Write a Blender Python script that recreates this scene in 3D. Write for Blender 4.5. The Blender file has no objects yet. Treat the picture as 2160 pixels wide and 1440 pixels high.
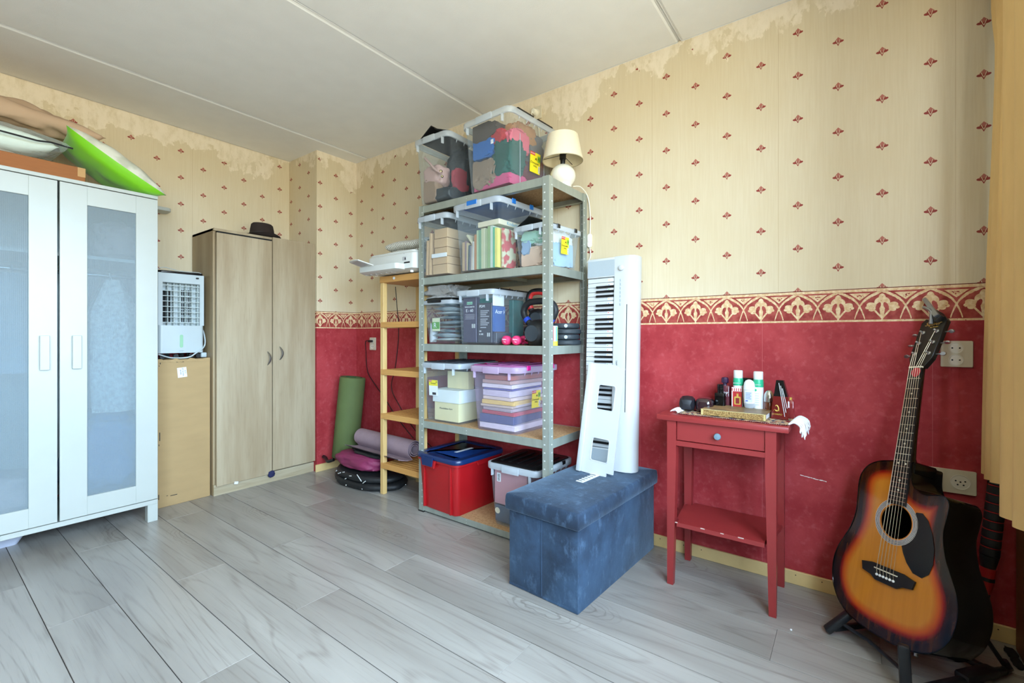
import bpy, bmesh, math, random
from mathutils import Vector, Matrix, noise

# ---------------------------------------------------------------- camera, sky, light, exposure
sc = bpy.context.scene
col = sc.collection
cam = bpy.data.objects.new('camera', bpy.data.cameras.new('camera'))
col.objects.link(cam)
cam.location = (0, 0, 1.03)
cam.rotation_euler = (math.radians(90), 0, math.radians(36.6 - 90))
cam.data.sensor_width = 36
cam.data.lens = 16.0
cam.data.shift_y = -14 / 2160
cam.data.clip_start = 0.02
sc.camera = cam

world = bpy.data.worlds.new('daylight')
sc.world = world
world.use_nodes = True
bg = world.node_tree.nodes['Background']
wt = world.node_tree                      # blue-white sky above the horizon, duller green-brown land below it
w_tc = wt.nodes.new('ShaderNodeTexCoord'); w_sp = wt.nodes.new('ShaderNodeSeparateXYZ'); w_r = wt.nodes.new('ShaderNodeValToRGB')
w_mr = wt.nodes.new('ShaderNodeMapRange'); w_mr.inputs['From Min'].default_value = -1
wt.links.new(w_tc.outputs['Generated'], w_sp.inputs[0]); wt.links.new(w_sp.outputs[2], w_mr.inputs['Value'])
wt.links.new(w_mr.outputs['Result'], w_r.inputs['Fac']); wt.links.new(w_r.outputs['Color'], bg.inputs['Color'])
w_r.color_ramp.elements[0].position = 0.49; w_r.color_ramp.elements[0].color = (0.33, 0.325, 0.26, 1)
w_r.color_ramp.elements[1].position = 0.51; w_r.color_ramp.elements[1].color = (0.58, 0.79, 1.0, 1)
bg.inputs['Strength'].default_value = 21.0
portal = bpy.data.lights.new('window_daylight', 'AREA')
portal.shape = 'RECTANGLE'
portal.size, portal.size_y = 3.4, 1.66
portal.cycles.is_portal = True
po = bpy.data.objects.new('window_daylight', portal)
col.objects.link(po)
po.location = (0.05, -0.62, 1.52)
po.rotation_euler = (math.radians(90), 0, math.radians(0))   # faces into the room (+Y)
sc.view_settings.view_transform = 'Standard'
sc.view_settings.look = 'None'
sc.view_settings.gamma = 1
sc.view_settings.use_curve_mapping = False
sc.view_settings.exposure = 0.37
sc.cycles.max_bounces = 7
sc.cycles.diffuse_bounces = 4
sc.cycles.transparent_max_bounces = 24
sc.cycles.adaptive_threshold = 0.06
sc.cycles.adaptive_min_samples = 12
sc.cycles.glossy_bounces = 3
sc.cycles.sample_clamp_indirect = 6
sc.cycles.caustics_reflective = False
sc.cycles.caustics_refractive = False

PI = math.pi
RN = random.Random(11)

# ---------------------------------------------------------------- materials
def S(c):
    f = lambda v: (v / 12.92) if v <= 0.04045 else ((v + 0.055) / 1.055) ** 2.4
    return tuple(f(v / 255) for v in c) + (1,)

def new_mat(name):
    m = bpy.data.materials.new(name); m.use_nodes = True
    nt = m.node_tree
    return m, nt, nt.nodes['Principled BSDF']

def mat(name, c, rough=0.5, metal=0.0, var=0.06, scale=9, stretch=(1, 1, 1), bump=0.0, bscale=None, sheen=0.0,
        coat=0.0, c2=None, emit=0.0, spec=0.5, detail=3, contrast=1.0):
    m, nt, p = new_mat(name)
    L = nt.links
    tc = nt.nodes.new('ShaderNodeTexCoord'); mp = nt.nodes.new('ShaderNodeMapping')
    mp.inputs['Scale'].default_value = stretch
    L.new(tc.outputs['Object'], mp.inputs['Vector'])
    nz = nt.nodes.new('ShaderNodeTexNoise')
    nz.inputs['Scale'].default_value = scale; nz.inputs['Detail'].default_value = detail
    L.new(mp.outputs['Vector'], nz.inputs['Vector'])
    a = S(c)
    if c2 is None:
        lo = tuple(v * (1 - var) for v in a[:3]) + (1,); hi = tuple(min(1, v * (1 + var)) for v in a[:3]) + (1,)
    else:
        lo, hi = a, S(c2)
    r = nt.nodes.new('ShaderNodeValToRGB')
    r.color_ramp.elements[0].color = lo; r.color_ramp.elements[1].color = hi
    r.color_ramp.elements[0].position = 0.5 - 0.22 / contrast; r.color_ramp.elements[1].position = 0.5 + 0.22 / contrast
    L.new(nz.outputs['Fac'], r.inputs['Fac']); L.new(r.outputs['Color'], p.inputs['Base Color'])
    p.inputs['Roughness'].default_value = rough; p.inputs['Metallic'].default_value = metal
    p.inputs['Specular IOR Level'].default_value = spec
    if sheen: p.inputs['Sheen Weight'].default_value = sheen
    if coat: p.inputs['Coat Weight'].default_value = coat; p.inputs['Coat Roughness'].default_value = 0.08
    if emit:
        p.inputs['Emission Color'].default_value = a; p.inputs['Emission Strength'].default_value = emit
    if bump:
        b = nt.nodes.new('ShaderNodeBump'); b.inputs['Strength'].default_value = bump; b.inputs['Distance'].default_value = 0.004
        if bscale:
            n2 = nt.nodes.new('ShaderNodeTexNoise'); n2.inputs['Scale'].default_value = bscale; n2.inputs['Detail'].default_value = 4
            L.new(mp.outputs['Vector'], n2.inputs['Vector']); L.new(n2.outputs['Fac'], b.inputs['Height'])
        else:
            L.new(nz.outputs['Fac'], b.inputs['Height'])
        L.new(b.outputs['Normal'], p.inputs['Normal'])
    return m

def clear(name, tint, milk, c=(225, 230, 236), rough=0.25, fres=0.5):
    """thin clear or milky plastic: mostly see-through, milkier and shinier at grazing angles"""
    m, nt, p = new_mat(name)
    L = nt.links
    p.inputs['Base Color'].default_value = S(c); p.inputs['Roughness'].default_value = rough
    tr = nt.nodes.new('ShaderNodeBsdfTransparent'); tr.inputs['Color'].default_value = S(tint)
    lw = nt.nodes.new('ShaderNodeLayerWeight'); lw.inputs['Blend'].default_value = 0.35
    mr = nt.nodes.new('ShaderNodeMapRange'); mr.inputs['To Min'].default_value = milk; mr.inputs['To Max'].default_value = min(1, milk + fres)
    L.new(lw.outputs['Facing'], mr.inputs['Value'])
    nz = nt.nodes.new('ShaderNodeTexNoise'); nz.inputs['Scale'].default_value = 6
    tc = nt.nodes.new('ShaderNodeTexCoord'); L.new(tc.outputs['Object'], nz.inputs['Vector'])
    mm = nt.nodes.new('ShaderNodeMath'); mm.operation = 'MULTIPLY'
    m2 = nt.nodes.new('ShaderNodeMapRange'); m2.inputs['To Min'].default_value = 0.75; m2.inputs['To Max'].default_value = 1.2
    L.new(nz.outputs['Fac'], m2.inputs['Value']); L.new(mr.outputs['Result'], mm.inputs[0]); L.new(m2.outputs['Result'], mm.inputs[1])
    mx = nt.nodes.new('ShaderNodeMixShader')
    L.new(mm.outputs[0], mx.inputs['Fac']); L.new(tr.outputs[0], mx.inputs[1]); L.new(p.outputs[0], mx.inputs[2])
    L.new(mx.outputs[0], nt.nodes['Material Output'].inputs['Surface'])
    return m

class V:
    """a scalar in a node tree, with arithmetic"""
    def __init__(s, nt, k): s.nt, s.k = nt, k
    def _m(s, op, *a):
        n = s.nt.nodes.new('ShaderNodeMath'); n.operation = op
        for i, x in enumerate((s,) + a):
            if isinstance(x, V): s.nt.links.new(x.k, n.inputs[i])
            else: n.inputs[i].default_value = x
        return V(s.nt, n.outputs[0])
    def __add__(s, o): return s._m('ADD', o)
    def __sub__(s, o): return s._m('SUBTRACT', o)
    def __mul__(s, o): return s._m('MULTIPLY', o)
    def __truediv__(s, o): return s._m('DIVIDE', o)
    def __pow__(s, o): return s._m('POWER', o)
    def lt(s, o): return s._m('LESS_THAN', o)
    def gt(s, o): return s._m('GREATER_THAN', o)
    def abs(s): return s._m('ABSOLUTE')
    def floor(s): return s._m('FLOOR')
    def mod(s, o): return s._m('FLOORED_MODULO', o)
    def mx(s, o): return s._m('MAXIMUM', o)
    def mn(s, o): return s._m('MINIMUM', o)
    def inv(s): return (s * -1.0) + 1.0
    def ss(s, lo, hi):
        n = s.nt.nodes.new('ShaderNodeMapRange'); n.interpolation_type = 'SMOOTHSTEP'
        s.nt.links.new(s.k, n.inputs['Value']); n.inputs['From Min'].default_value = lo; n.inputs['From Max'].default_value = hi
        return V(s.nt, n.outputs['Result'])

def mixc(nt, f, a, b):
    n = nt.nodes.new('ShaderNodeMix'); n.data_type = 'RGBA'
    for sock, x in ((n.inputs['Factor'], f), (n.inputs[6], a), (n.inputs[7], b)):
        if isinstance(x, V): nt.links.new(x.k, sock)
        elif isinstance(x, (tuple, list, float, int)): sock.default_value = x
        else: nt.links.new(x, sock)
    return n.outputs[2]

def coords(nt):
    tc = nt.nodes.new('ShaderNodeTexCoord'); sp = nt.nodes.new('ShaderNodeSeparateXYZ')
    nt.links.new(tc.outputs['Object'], sp.inputs[0])
    return tc.outputs['Object'], V(nt, sp.outputs[0]), V(nt, sp.outputs[1]), V(nt, sp.outputs[2])

def nnoise(nt, vec, scale, stretch=(1, 1, 1), detail=3, rough=0.5):
    mp = nt.nodes.new('ShaderNodeMapping'); mp.inputs['Scale'].default_value = stretch
    nt.links.new(vec, mp.inputs['Vector'])
    n = nt.nodes.new('ShaderNodeTexNoise'); n.inputs['Scale'].default_value = scale
    n.inputs['Detail'].default_value = detail; n.inputs['Roughness'].default_value = rough
    nt.links.new(mp.outputs['Vector'], n.inputs['Vector'])
    return V(nt, n.outputs['Fac'])

def wallpaper(name, axis, u0, z0, pitch, seam=0.0, scratch=False):
    m, nt, p = new_mat(name)
    vec, X, Y, Z = coords(nt)
    u = Y if axis == 'Y' else X
    # --- small printed palmettes, columns staggered by half a repeat
    tu = (u - u0) / pitch; k = (tu + 0.5).floor(); fx = (tu - k) * pitch
    tz = (Z - z0) / 0.1785 + (k.mod(2.0) * 0.5)
    fz = (tz - (tz + 0.5).floor()) * 0.1785
    x = fx.abs() / 0.0175; y = fz / 0.0175
    ell = lambda cx, cy, rx, ry, xx=x, yy=y: (((xx - cx) / rx) ** 2.0) + (((yy - cy) / ry) ** 2.0)
    bulb = ((x / 0.62) + ((y - 0.34).abs() / 0.70)).lt(1.0).mx(ell(0, 0.30, 0.44, 0.50).lt(1.0))
    ca, sa = math.cos(0.12), math.sin(0.12)
    xr = (x - 0.55) * ca + (y + 0.05) * sa; yr = (y + 0.05) * ca - (x - 0.55) * sa
    leaf = (((xr / 0.50) ** 2.0) + ((yr / 0.27) ** 2.0)).lt(1.0)
    stem = x.lt((y + 1.0) * 0.46) * y.gt(-1.0) * y.lt(0.0)
    vein = ((x - (y + 0.6) * 0.36).abs().lt(0.055)) * y.gt(-0.55) * y.lt(0.5)
    motif = bulb.mx(leaf).mx(stem) * vein.inv()
    inner = bulb * y.gt(0.1) * x.lt(0.36)
    # --- plain paper with faint vertical weave, seams and torn strips under the ceiling
    weave = nnoise(nt, vec, 30, (6, 6, 0.25), 4)
    cloud = nnoise(nt, vec, 2.2, (1, 1, 1), 4)
    paper = mixc(nt, weave.ss(0.2, 0.8), S((216, 200, 169)), S((222, 208, 180)))
    paper = mixc(nt, cloud.ss(0.3, 0.75) * 0.45, paper, S((210, 190, 150)))
    sm = ((u - seam) / (pitch * 4)); seamm = ((sm - (sm + 0.5).floor()).abs() * (pitch * 4)).lt(0.0012)
    paper = mixc(nt, seamm * 0.35, paper, S((176, 146, 100)))
    tn = nnoise(nt, vec, 3.0, (1, 1, 1), 6, 0.6); tn2 = nnoise(nt, vec, 14, (1.0, 1.0, 0.5), 5, 0.65)
    sc_ = (tn - 0.5) * 0.75 + (tn2 - 0.5) * 0.30
    tear = ((Z - 2.318) + sc_).ss(-0.004, 0.012)
    streak = tear * nnoise(nt, vec, 20, (1.3, 1.3, 0.6), 6, 0.7).ss(0.25, 0.6)
    paper = mixc(nt, streak * 0.95, paper, S((238, 224, 202)))
    pr = mixc(nt, inner * 0.55, S((146, 58, 50)), S((196, 128, 110)))
    paper = mixc(nt, motif * (tear.ss(0.3, 0.8).inv()), paper, pr)
    # --- border with interlaced arches and palmettes
    bt = (Z - 1.088) / 0.112                      # 0 at the lower rule, 1 under the upper rule
    a = (u - u0) / pitch; f = (a - (a + 0.5).floor()).abs()     # 0 at an apex, 0.5 between
    arch = lambda d: (d / 0.62) * -0.42 - ((d / 0.62) ** 5.0) * 0.56 + 0.98
    wob = (nnoise(nt, vec, 160, (1, 1, 1), 2) - 0.5) * 0.05
    slope = 0.050
    l1 = (bt - arch(f) + wob).abs().lt(slope) * f.lt(0.62)
    f2 = f.inv()
    l2 = (bt - arch(f2) + wob).abs().lt(slope * 1.25) * f2.lt(0.62) * bt.gt(0.02)
    e2 = lambda cx, cy, rx, ry, rot=0.0: ((((((f - cx) * math.cos(rot)) + (bt - cy) * (math.sin(rot) * 0.84)) / rx) ** 2.0)
                                          + ((((bt - cy) * math.cos(rot)) - ((f - cx) * (math.sin(rot) * 1.19))) / ry) ** 2.0).lt(1.0)
    fl = e2(0, 0.68, 0.085, 0.2).mx(e2(0.1, 0.64, 0.06, 0.12, 0.5)).mx(e2(0.22, 0.47, 0.13, 0.11, 0.45)).mx(e2(0.30, 0.42, 0.075, 0.06, -0.3)).mx(e2(0.23, 0.34, 0.07, 0.06))
    fl = fl.mx(f.lt(0.022) * bt.lt(0.5)).mx(((f - bt * 0.62 + 0.03).abs().lt(0.028)) * bt.lt(0.36) * bt.gt(0.05)).mx(((f - (bt - 0.12) * 0.1).lt(0.035)) * bt.gt(0.1) * bt.lt(0.6))
    drop = e2(0.085, 0.46, 0.05, 0.13, 0.35)
    fl = fl * drop.inv()
    tri = ((f - 0.5).abs().lt((bt - 0.66) * 0.95)) * bt.gt(0.66) * bt.lt(0.91)
    trih = ((f - 0.5).abs().lt((bt - 0.73) * 0.8)) * bt.gt(0.74) * bt.lt(0.86) * nnoise(nt, vec, 190).gt(0.52)
    cream = l1.mx(l2).mx(fl).mx(tri * trih.inv()) * bt.lt(0.955)
    rule = (bt.gt(0.965) * Z.lt(1.2065)).mx(Z.gt(1.0805) * bt.lt(0.0))
    spec = nnoise(nt, vec, 230, (1, 1, 1), 2).gt(0.70)
    cream = cream.mx(rule) * spec.inv()
    ground = mixc(nt, nnoise(nt, vec, 40, (1, 1, 1), 4).ss(0.3, 0.72), S((142, 46, 42)), S((178, 84, 74)))
    crm = mixc(nt, nnoise(nt, vec, 70, (1, 1, 1), 3).ss(0.35, 0.7), S((216, 178, 132)), S((236, 212, 172)))
    edge = (Z.gt(1.2065) * Z.lt(1.2095)).mx(cream.inv() * (Z.gt(1.2065)))
    border = mixc(nt, cream, ground, crm)
    border = mixc(nt, edge, border, S((104, 34, 30)))
    # --- mottled red paper below
    r1 = nnoise(nt, vec, 7, (1, 1, 1), 6, 0.62); r2 = nnoise(nt, vec, 38, (1, 1, 1), 4, 0.6)
    red = mixc(nt, r1.ss(0.3, 0.7), S((156, 42, 48)), S((180, 64, 68)))
    red = mixc(nt, r2.ss(0.5, 0.8) * 0.4, red, S((204, 104, 106)))
    vor = nt.nodes.new('ShaderNodeTexVoronoi'); vor.inputs['Scale'].default_value = 11
    nt.links.new(vec, vor.inputs['Vector'])
    vs = nt.nodes.new('ShaderNodeSeparateXYZ'); nt.links.new(vor.outputs['Color'], vs.inputs[0])
    chip = V(nt, vor.outputs['Distance']).lt(0.035) * V(nt, vs.outputs[0]).gt(0.82)
    red = mixc(nt, chip * 0.8, red, S((232, 214, 206)))
    sm2 = ((u - seam - 0.06) / (pitch * 4)); seam2 = ((sm2 - (sm2 + 0.5).floor()).abs() * (pitch * 4)).lt(0.0010)
    red = mixc(nt, seam2 * 0.45, red, S((200, 110, 108)))
    if scratch:
        sl = ((Z - 0.447 + (u - 0.12) * -0.12 + (nnoise(nt, vec, 60) - 0.5) * 0.006).abs().lt(0.0016)) * u.gt(0.075) * u.lt(0.165) * nnoise(nt, vec, 300).gt(0.42)
        red = mixc(nt, sl, red, S((236, 226, 220)))
    c = mixc(nt, Z.gt(1.2095), border, paper)
    c = mixc(nt, Z.lt(1.0805), c, red)
    nt.links.new(c, p.inputs['Base Color'])
    p.inputs['Roughness'].default_value = 0.62; p.inputs['Specular IOR Level'].default_value = 0.3
    b = nt.nodes.new('ShaderNodeBump'); b.inputs['Strength'].default_value = 0.12; b.inputs['Distance'].default_value = 0.002
    h = weave + (tear * 0.5) + (cream * 1.2)
    nt.links.new(h.k, b.inputs['Height']); nt.links.new(b.outputs['Normal'], p.inputs['Normal'])
    return m

def wood(name, c1, c2, c3, axis='Z', scale=1.0, rough=0.5, knots=False, per_object=False, coat=0.0, contrast=1.0, rings=0.35):
    """grain that runs along one axis, with rings and knots"""
    m, nt, p = new_mat(name)
    vec, X, Y, Z = coords(nt)
    if per_object:
        oi = nt.nodes.new('ShaderNodeObjectInfo')
        va = nt.nodes.new('ShaderNodeVectorMath'); va.operation = 'MULTIPLY_ADD'
        cb = nt.nodes.new('ShaderNodeCombineXYZ')
        rnd = V(nt, oi.outputs['Random'])
        for i, q in enumerate((37.0, 91.0, 53.0)): nt.links.new((rnd * q).k, cb.inputs[i])
        va.inputs[1].default_value = (1, 1, 1)
        nt.links.new(vec, va.inputs[0]); nt.links.new(cb.outputs[0], va.inputs[2]); vec = va.outputs[0]
    lo = 0.12
    st = {'X': (lo, 1, 1), 'Y': (1, lo, 1), 'Z': (1, 1, lo)}[axis]
    st2 = {'X': (0.03, 1, 1), 'Y': (1, 0.03, 1), 'Z': (1, 1, 0.03)}[axis]
    broad = nnoise(nt, vec, 5 * scale, st, 4, 0.55)
    ring = ((nnoise(nt, vec, 3.4 * scale, st, 2, 0.4) * 16.0).mod(1.0) - 0.5).abs() * 2.0
    fine = nnoise(nt, vec, 120 * scale, st2, 3, 0.6)
    c = mixc(nt, broad.ss(0.28, 0.72), S(c1), S(c2))
    c = mixc(nt, ring.ss(0.72, 1.0) * rings * contrast * fine.ss(0.2, 0.7), c, S(c3))
    c = mixc(nt, fine.ss(0.5, 0.85) * 0.45 * contrast, c, S(c3))
    if knots:
        mp = nt.nodes.new('ShaderNodeMapping'); mp.inputs['Scale'].default_value = {'Y': (1, 0.34, 1), 'Z': (1, 1, 0.34), 'X': (0.34, 1, 1)}[axis]
        nt.links.new(vec, mp.inputs['Vector'])
        vo = nt.nodes.new('ShaderNodeTexVoronoi'); vo.inputs['Scale'].default_value = 3.1; nt.links.new(mp.outputs['Vector'], vo.inputs['Vector'])
        d = V(nt, vo.outputs['Distance']) + (nnoise(nt, vec, 14, (1, 1, 1), 2) - 0.5) * 0.10
        halo = (((d * 26.0).mod(1.0) - 0.5).abs() * 2.0).ss(0.6, 1.0) * d.ss(0.10, 0.30).inv()
        c = mixc(nt, halo * 0.5, c, S(c3))
        c = mixc(nt, d.ss(0.015, 0.055).inv() * 0.75, c, tuple(v * 0.35 for v in S(c3)[:3]) + (1,))
    if per_object:
        hs = nt.nodes.new('ShaderNodeHueSaturation')
        nt.links.new((rnd * 0.09 + 0.955).k, hs.inputs['Value']); nt.links.new(c, hs.inputs['Color']); c = hs.outputs[0]
    nt.links.new(c, p.inputs['Base Color'])
    p.inputs['Roughness'].default_value = rough
    if coat: p.inputs['Coat Weight'].default_value = coat; p.inputs['Coat Roughness'].default_value = 0.2
    b = nt.nodes.new('ShaderNodeBump'); b.inputs['Strength'].default_value = 0.10; b.inputs['Distance'].default_value = 0.002
    nt.links.new(fine.k, b.inputs['Height']); nt.links.new(b.outputs['Normal'], p.inputs['Normal'])
    return m

# ---------------------------------------------------------------- mesh helpers
def rrect(x0, x1, y0, y1, r, n=4):
    pts = []
    for cx, cy, a0 in ((x1 - r, y1 - r, 0), (x0 + r, y1 - r, 90), (x0 + r, y0 + r, 180), (x1 - r, y0 + r, 270)):
        for i in range(n + 1):
            a = math.radians(a0 + 90 * i / n)
            pts.append((cx + r * math.cos(a), cy + r * math.sin(a)))
    return pts

def ellipse(cx, cy, rx, ry, n=24):
    return [(cx + rx * math.cos(2 * PI * i / n), cy + ry * math.sin(2 * PI * i / n)) for i in range(n)]

class MB:
    """collects shapes into ONE mesh"""
    def __init__(s): s.bm = bmesh.new(); s.mi = 0
    def _tag(s, faces):
        for f in faces: f.material_index = s.mi
    def box(s, x0, x1, y0, y1, z0, z1, bev=0.0, M=None, seg=1):
        ret = bmesh.ops.create_cube(s.bm, size=1)
        vs = ret['verts']
        for v in vs:
            v.co = Vector(((x0 + x1) / 2 + v.co.x * (x1 - x0), (y0 + y1) / 2 + v.co.y * (y1 - y0), (z0 + z1) / 2 + v.co.z * (z1 - z0)))
        fs = list({f for v in vs for f in v.link_faces})
        s._tag(fs)
        if bev:
            es = list({e for v in vs for e in v.link_edges})
            r2 = bmesh.ops.bevel(s.bm, geom=es, offset=bev, segments=seg, affect='EDGES', profile=0.5)
            s._tag(r2['faces'])
            vs = list({v for f in r2['faces'] for v in f.verts} | {v for v in vs if v.is_valid})
        if M is not None: bmesh.ops.transform(s.bm, matrix=M, verts=vs)
        return s
    def loft(s, loops, cap0=True, cap1=True, closed=True, M=None):
        rows = [[s.bm.verts.new(M @ Vector(p) if M is not None else Vector(p)) for p in lp] for lp in loops]
        n = len(rows[0]); fs = []
        for a, b in zip(rows, rows[1:]):
            for i in range(n if closed else n - 1):
                j = (i + 1) % n
                try: fs.append(s.bm.faces.new((a[i], a[j], b[j], b[i])))
                except ValueError: pass
        if cap0: fs.append(s.bm.faces.new(list(reversed(rows[0]))))
        if cap1: fs.append(s.bm.faces.new(rows[-1]))
        s._tag(fs)
        return s
    def prism(s, poly, z0, z1, M=None, bev=0.0):
        if bev:
            cx = sum(p[0] for p in poly) / len(poly); cy = sum(p[1] for p in poly) / len(poly)
            def ins(p):
                d = math.hypot(p[0] - cx, p[1] - cy) or 1; k = 1 - bev / d
                return (cx + (p[0] - cx) * k, cy + (p[1] - cy) * k)
            q = [ins(p) for p in poly]
            return s.loft([[(*p, z0) for p in q], [(*p, z0 + bev) for p in poly], [(*p, z1 - bev) for p in poly], [(*p, z1) for p in q]], M=M)
        return s.loft([[(*p, z0) for p in poly], [(*p, z1) for p in poly]], M=M)
    def lathe(s, prof, c=(0, 0, 0), seg=28, M=None, cap0=True, cap1=True):
        loops = [[(c[0] + max(r, 1e-5) * math.cos(2 * PI * i / seg), c[1] + max(r, 1e-5) * math.sin(2 * PI * i / seg), c[2] + z) for i in range(seg)] for r, z in prof]
        return s.loft(loops, cap0, cap1, M=M)
    def tube(s, path, r, seg=8, closed=False, caps=True):
        P = [Vector(p) for p in path]; n = len(P); loops = []
        up = None
        for i in range(n):
            a = P[(i - 1) % n] if (i or closed) else P[i]; b = P[(i + 1) % n] if (i < n - 1 or closed) else P[i]
            t = (b - a).normalized()
            if up is None: up = Vector((0, 0, 1)) if abs(t.z) < 0.9 else Vector((1, 0, 0))
            x = t.cross(up)
            if x.length < 1e-5: x = t.cross(Vector((0.3, 1, 0.2)))
            x.normalize(); y = t.cross(x); up = -y if False else x.cross(t)
            rr = r[i] if isinstance(r, (list, tuple)) else r
            loops.append([tuple(P[i] + x * (rr * math.cos(2 * PI * k / seg)) + y * (rr * math.sin(2 * PI * k / seg))) for k in range(seg)])
        if closed: loops.append(loops[0]); return s.loft(loops, False, False)
        return s.loft(loops, caps, caps)
    def cyl(s, p0, p1, r0, r1=None, seg=18):
        return s.tube([p0, p1], [r0, r0 if r1 is None else r1], seg)
    def grid(s, f, nu, nv, cu=False, cv=False):
        V_ = [[s.bm.verts.new(f(i, j)) for j in range(nv)] for i in range(nu)]
        fs = []
        for i in range(nu if cu else nu - 1):
            for j in range(nv if cv else nv - 1):
                fs.append(s.bm.faces.new((V_[i][j], V_[(i + 1) % nu][j], V_[(i + 1) % nu][(j + 1) % nv], V_[i][(j + 1) % nv])))
        s._tag(fs)
        return s
    def ball(s, c, r, sub=3, M=None):
        ret = bmesh.ops.create_icosphere(s.bm, subdivisions=sub, radius=1)
        r = r if isinstance(r, (tuple, list)) else (r, r, r)
        for v in ret['verts']:
            v.co = Vector((v.co.x * r[0], v.co.y * r[1], v.co.z * r[2]))
            if M is not None: v.co = M @ v.co
            v.co += Vector(c)
        s._tag({f for v in ret['verts'] for f in v.link_faces})
        return s
    def build(s, name, m, parent=None, smooth=False, angle=40, M=None):
        if M is not None: bmesh.ops.transform(s.bm, matrix=M, verts=s.bm.verts)
        bmesh.ops.recalc_face_normals(s.bm, faces=s.bm.faces)
        me = bpy.data.meshes.new(name); s.bm.to_mesh(me); s.bm.free()
        for q in (m if isinstance(m, (list, tuple)) else [m]): me.materials.append(q)
        if smooth:
            me.polygons.foreach_set('use_smooth', [True] * len(me.polygons))
            me.set_sharp_from_angle(angle=math.radians(angle))
        o = bpy.data.objects.new(name, me); col.objects.link(o)
        if parent is not None: o.parent = parent
        return o

def tag(o, label, cat, group=None, kind=None):
    if label: o['label'] = label
    if cat: o['category'] = cat
    if group: o['group'] = group
    if kind: o['kind'] = kind
    return o

def thing(name, label, cat, loc=(0, 0, 0), rz=0.0, group=None, M=None):
    o = bpy.data.objects.new(name, None); col.objects.link(o); o.empty_display_size = 0.05
    if M is not None: o.matrix_world = M
    else: o.location = loc; o.rotation_euler = (0, 0, rz)
    return tag(o, label, cat, group)

def place(o, loc=(0, 0, 0), rot=(0, 0, 0)):
    o.location = loc; o.rotation_euler = rot
    return o

def struct(o): o['kind'] = 'structure'; return o

def copy_tree(o, parent=None):
    c = o.copy(); col.objects.link(c); c.parent = parent
    for ch in o.children: copy_tree(ch, c)
    return c

def text(s, size, m, parent, M, name='lettering', align='CENTER', extrude=0.0003, shear=0.0):
    cu = bpy.data.curves.new(name, 'FONT'); cu.body = s; cu.size = size; cu.align_x = align; cu.align_y = 'CENTER'
    cu.extrude = extrude; cu.shear = shear; cu.resolution_u = 2
    tmp = bpy.data.objects.new(name, cu); me = bpy.data.meshes.new_from_object(tmp)
    bpy.data.objects.remove(tmp); me.materials.clear(); me.materials.append(m); me.name = name
    o = bpy.data.objects.new(name, me); col.objects.link(o); o['kind'] = 'stuff'
    o.parent = parent; o.matrix_local = M
    return o

# frames for flat print: columns are the print's right, up and outward normal
def frame(origin, right, up):
    r = Vector(right).normalized(); u = Vector(up).normalized(); n = r.cross(u)
    return Matrix(((r.x, u.x, n.x, origin[0]), (r.y, u.y, n.y, origin[1]), (r.z, u.z, n.z, origin[2]), (0, 0, 0, 1)))
FRONT = lambda x, y, z: frame((x, y, z), (0, -1, 0), (0, 0, 1))      # faces -X, the camera side of the right wall's things
SIDE = lambda x, y, z: frame((x, y, z), (1, 0, 0), (0, 0, 1))        # faces -Y

def puff(mb, w, d, h, nu=28, nv=28, e=0.5, seed=0, wr=0.02, M=None, pinch=0.10):
    """a stuffed cushion: seam all round, fat in the middle, corners drawn out"""
    for sgn in (1, -1):
        def f(i, j, sgn=sgn):
            a = -1 + 2 * i / (nu - 1); b = -1 + 2 * j / (nv - 1)
            t = max(0, (1 - a * a)) * max(0, (1 - b * b))
            z = sgn * h / 2 * t ** e
            x = a * w / 2 * (1 - pinch * (1 - b * b) * 0 - pinch * (1 - abs(b) ** 2) * abs(a) ** 3)
            y = b * d / 2 * (1 - pinch * (1 - abs(a) ** 2) * abs(b) ** 3)
            nn = noise.noise(Vector((a * 2.1 + seed, b * 2.1, seed * 1.7 + sgn))) + 0.5 * noise.noise(Vector((a * 5 + seed, b * 5, seed + sgn)))
            z += nn * wr * t ** 0.4
            p = Vector((x, y, z))
            return M @ p if M is not None else p
        mb.grid(f, nu, nv)
    bmesh.ops.remove_doubles(mb.bm, verts=mb.bm.verts, dist=0.0004)
    return mb

def crumple(name, m, c, size, seed, label, cat='garment', group=None, amp=0.22, rot=(0, 0, 0), sub=4, sq=0.7, fr=1.6, lim=None):
    """a heap of cloth: a squarish lump with folds; lim keeps it inside its box"""
    mb = MB(); bmesh.ops.create_icosphere(mb.bm, subdivisions=sub, radius=1)
    Rm = Matrix.Rotation(rot[2], 3, 'Z') @ Matrix.Rotation(rot[1], 3, 'Y') @ Matrix.Rotation(rot[0], 3, 'X')
    for v in mb.bm.verts:
        d = v.co.normalized()
        p = Vector([math.copysign(abs(q) ** sq, q) for q in d])
        n1 = noise.noise(d * fr + Vector((seed * 3.1, seed, 0))); n2 = noise.noise(d * fr * 2.7 + Vector((seed, 0, seed * 2.3)))
        rid = 1 - abs(noise.noise(d * fr * 1.9 + Vector((0, seed * 5.0, seed)))) * 2
        r3 = 1 - abs(noise.noise(d * fr * 3.6 + Vector((seed * 2.0, 1.3, seed * 4.0)))) * 3
        k = 1 + amp * (n1 + 0.45 * n2 + 0.45 * rid + 0.28 * r3)
        q = Rm @ Vector((p.x * size[0] / 2 * k, p.y * size[1] / 2 * k, p.z * size[2] / 2 * k)) + Vector(c)
        if lim:
            q.x = min(max(q.x, lim[0]), lim[1]); q.y = min(max(q.y, lim[2]), lim[3]); q.z = min(max(q.z, lim[4]), lim[5])
        v.co = q
    o = mb.build(name, m, None, True, 80)
    if label: tag(o, label, cat, group)
    return o

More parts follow.
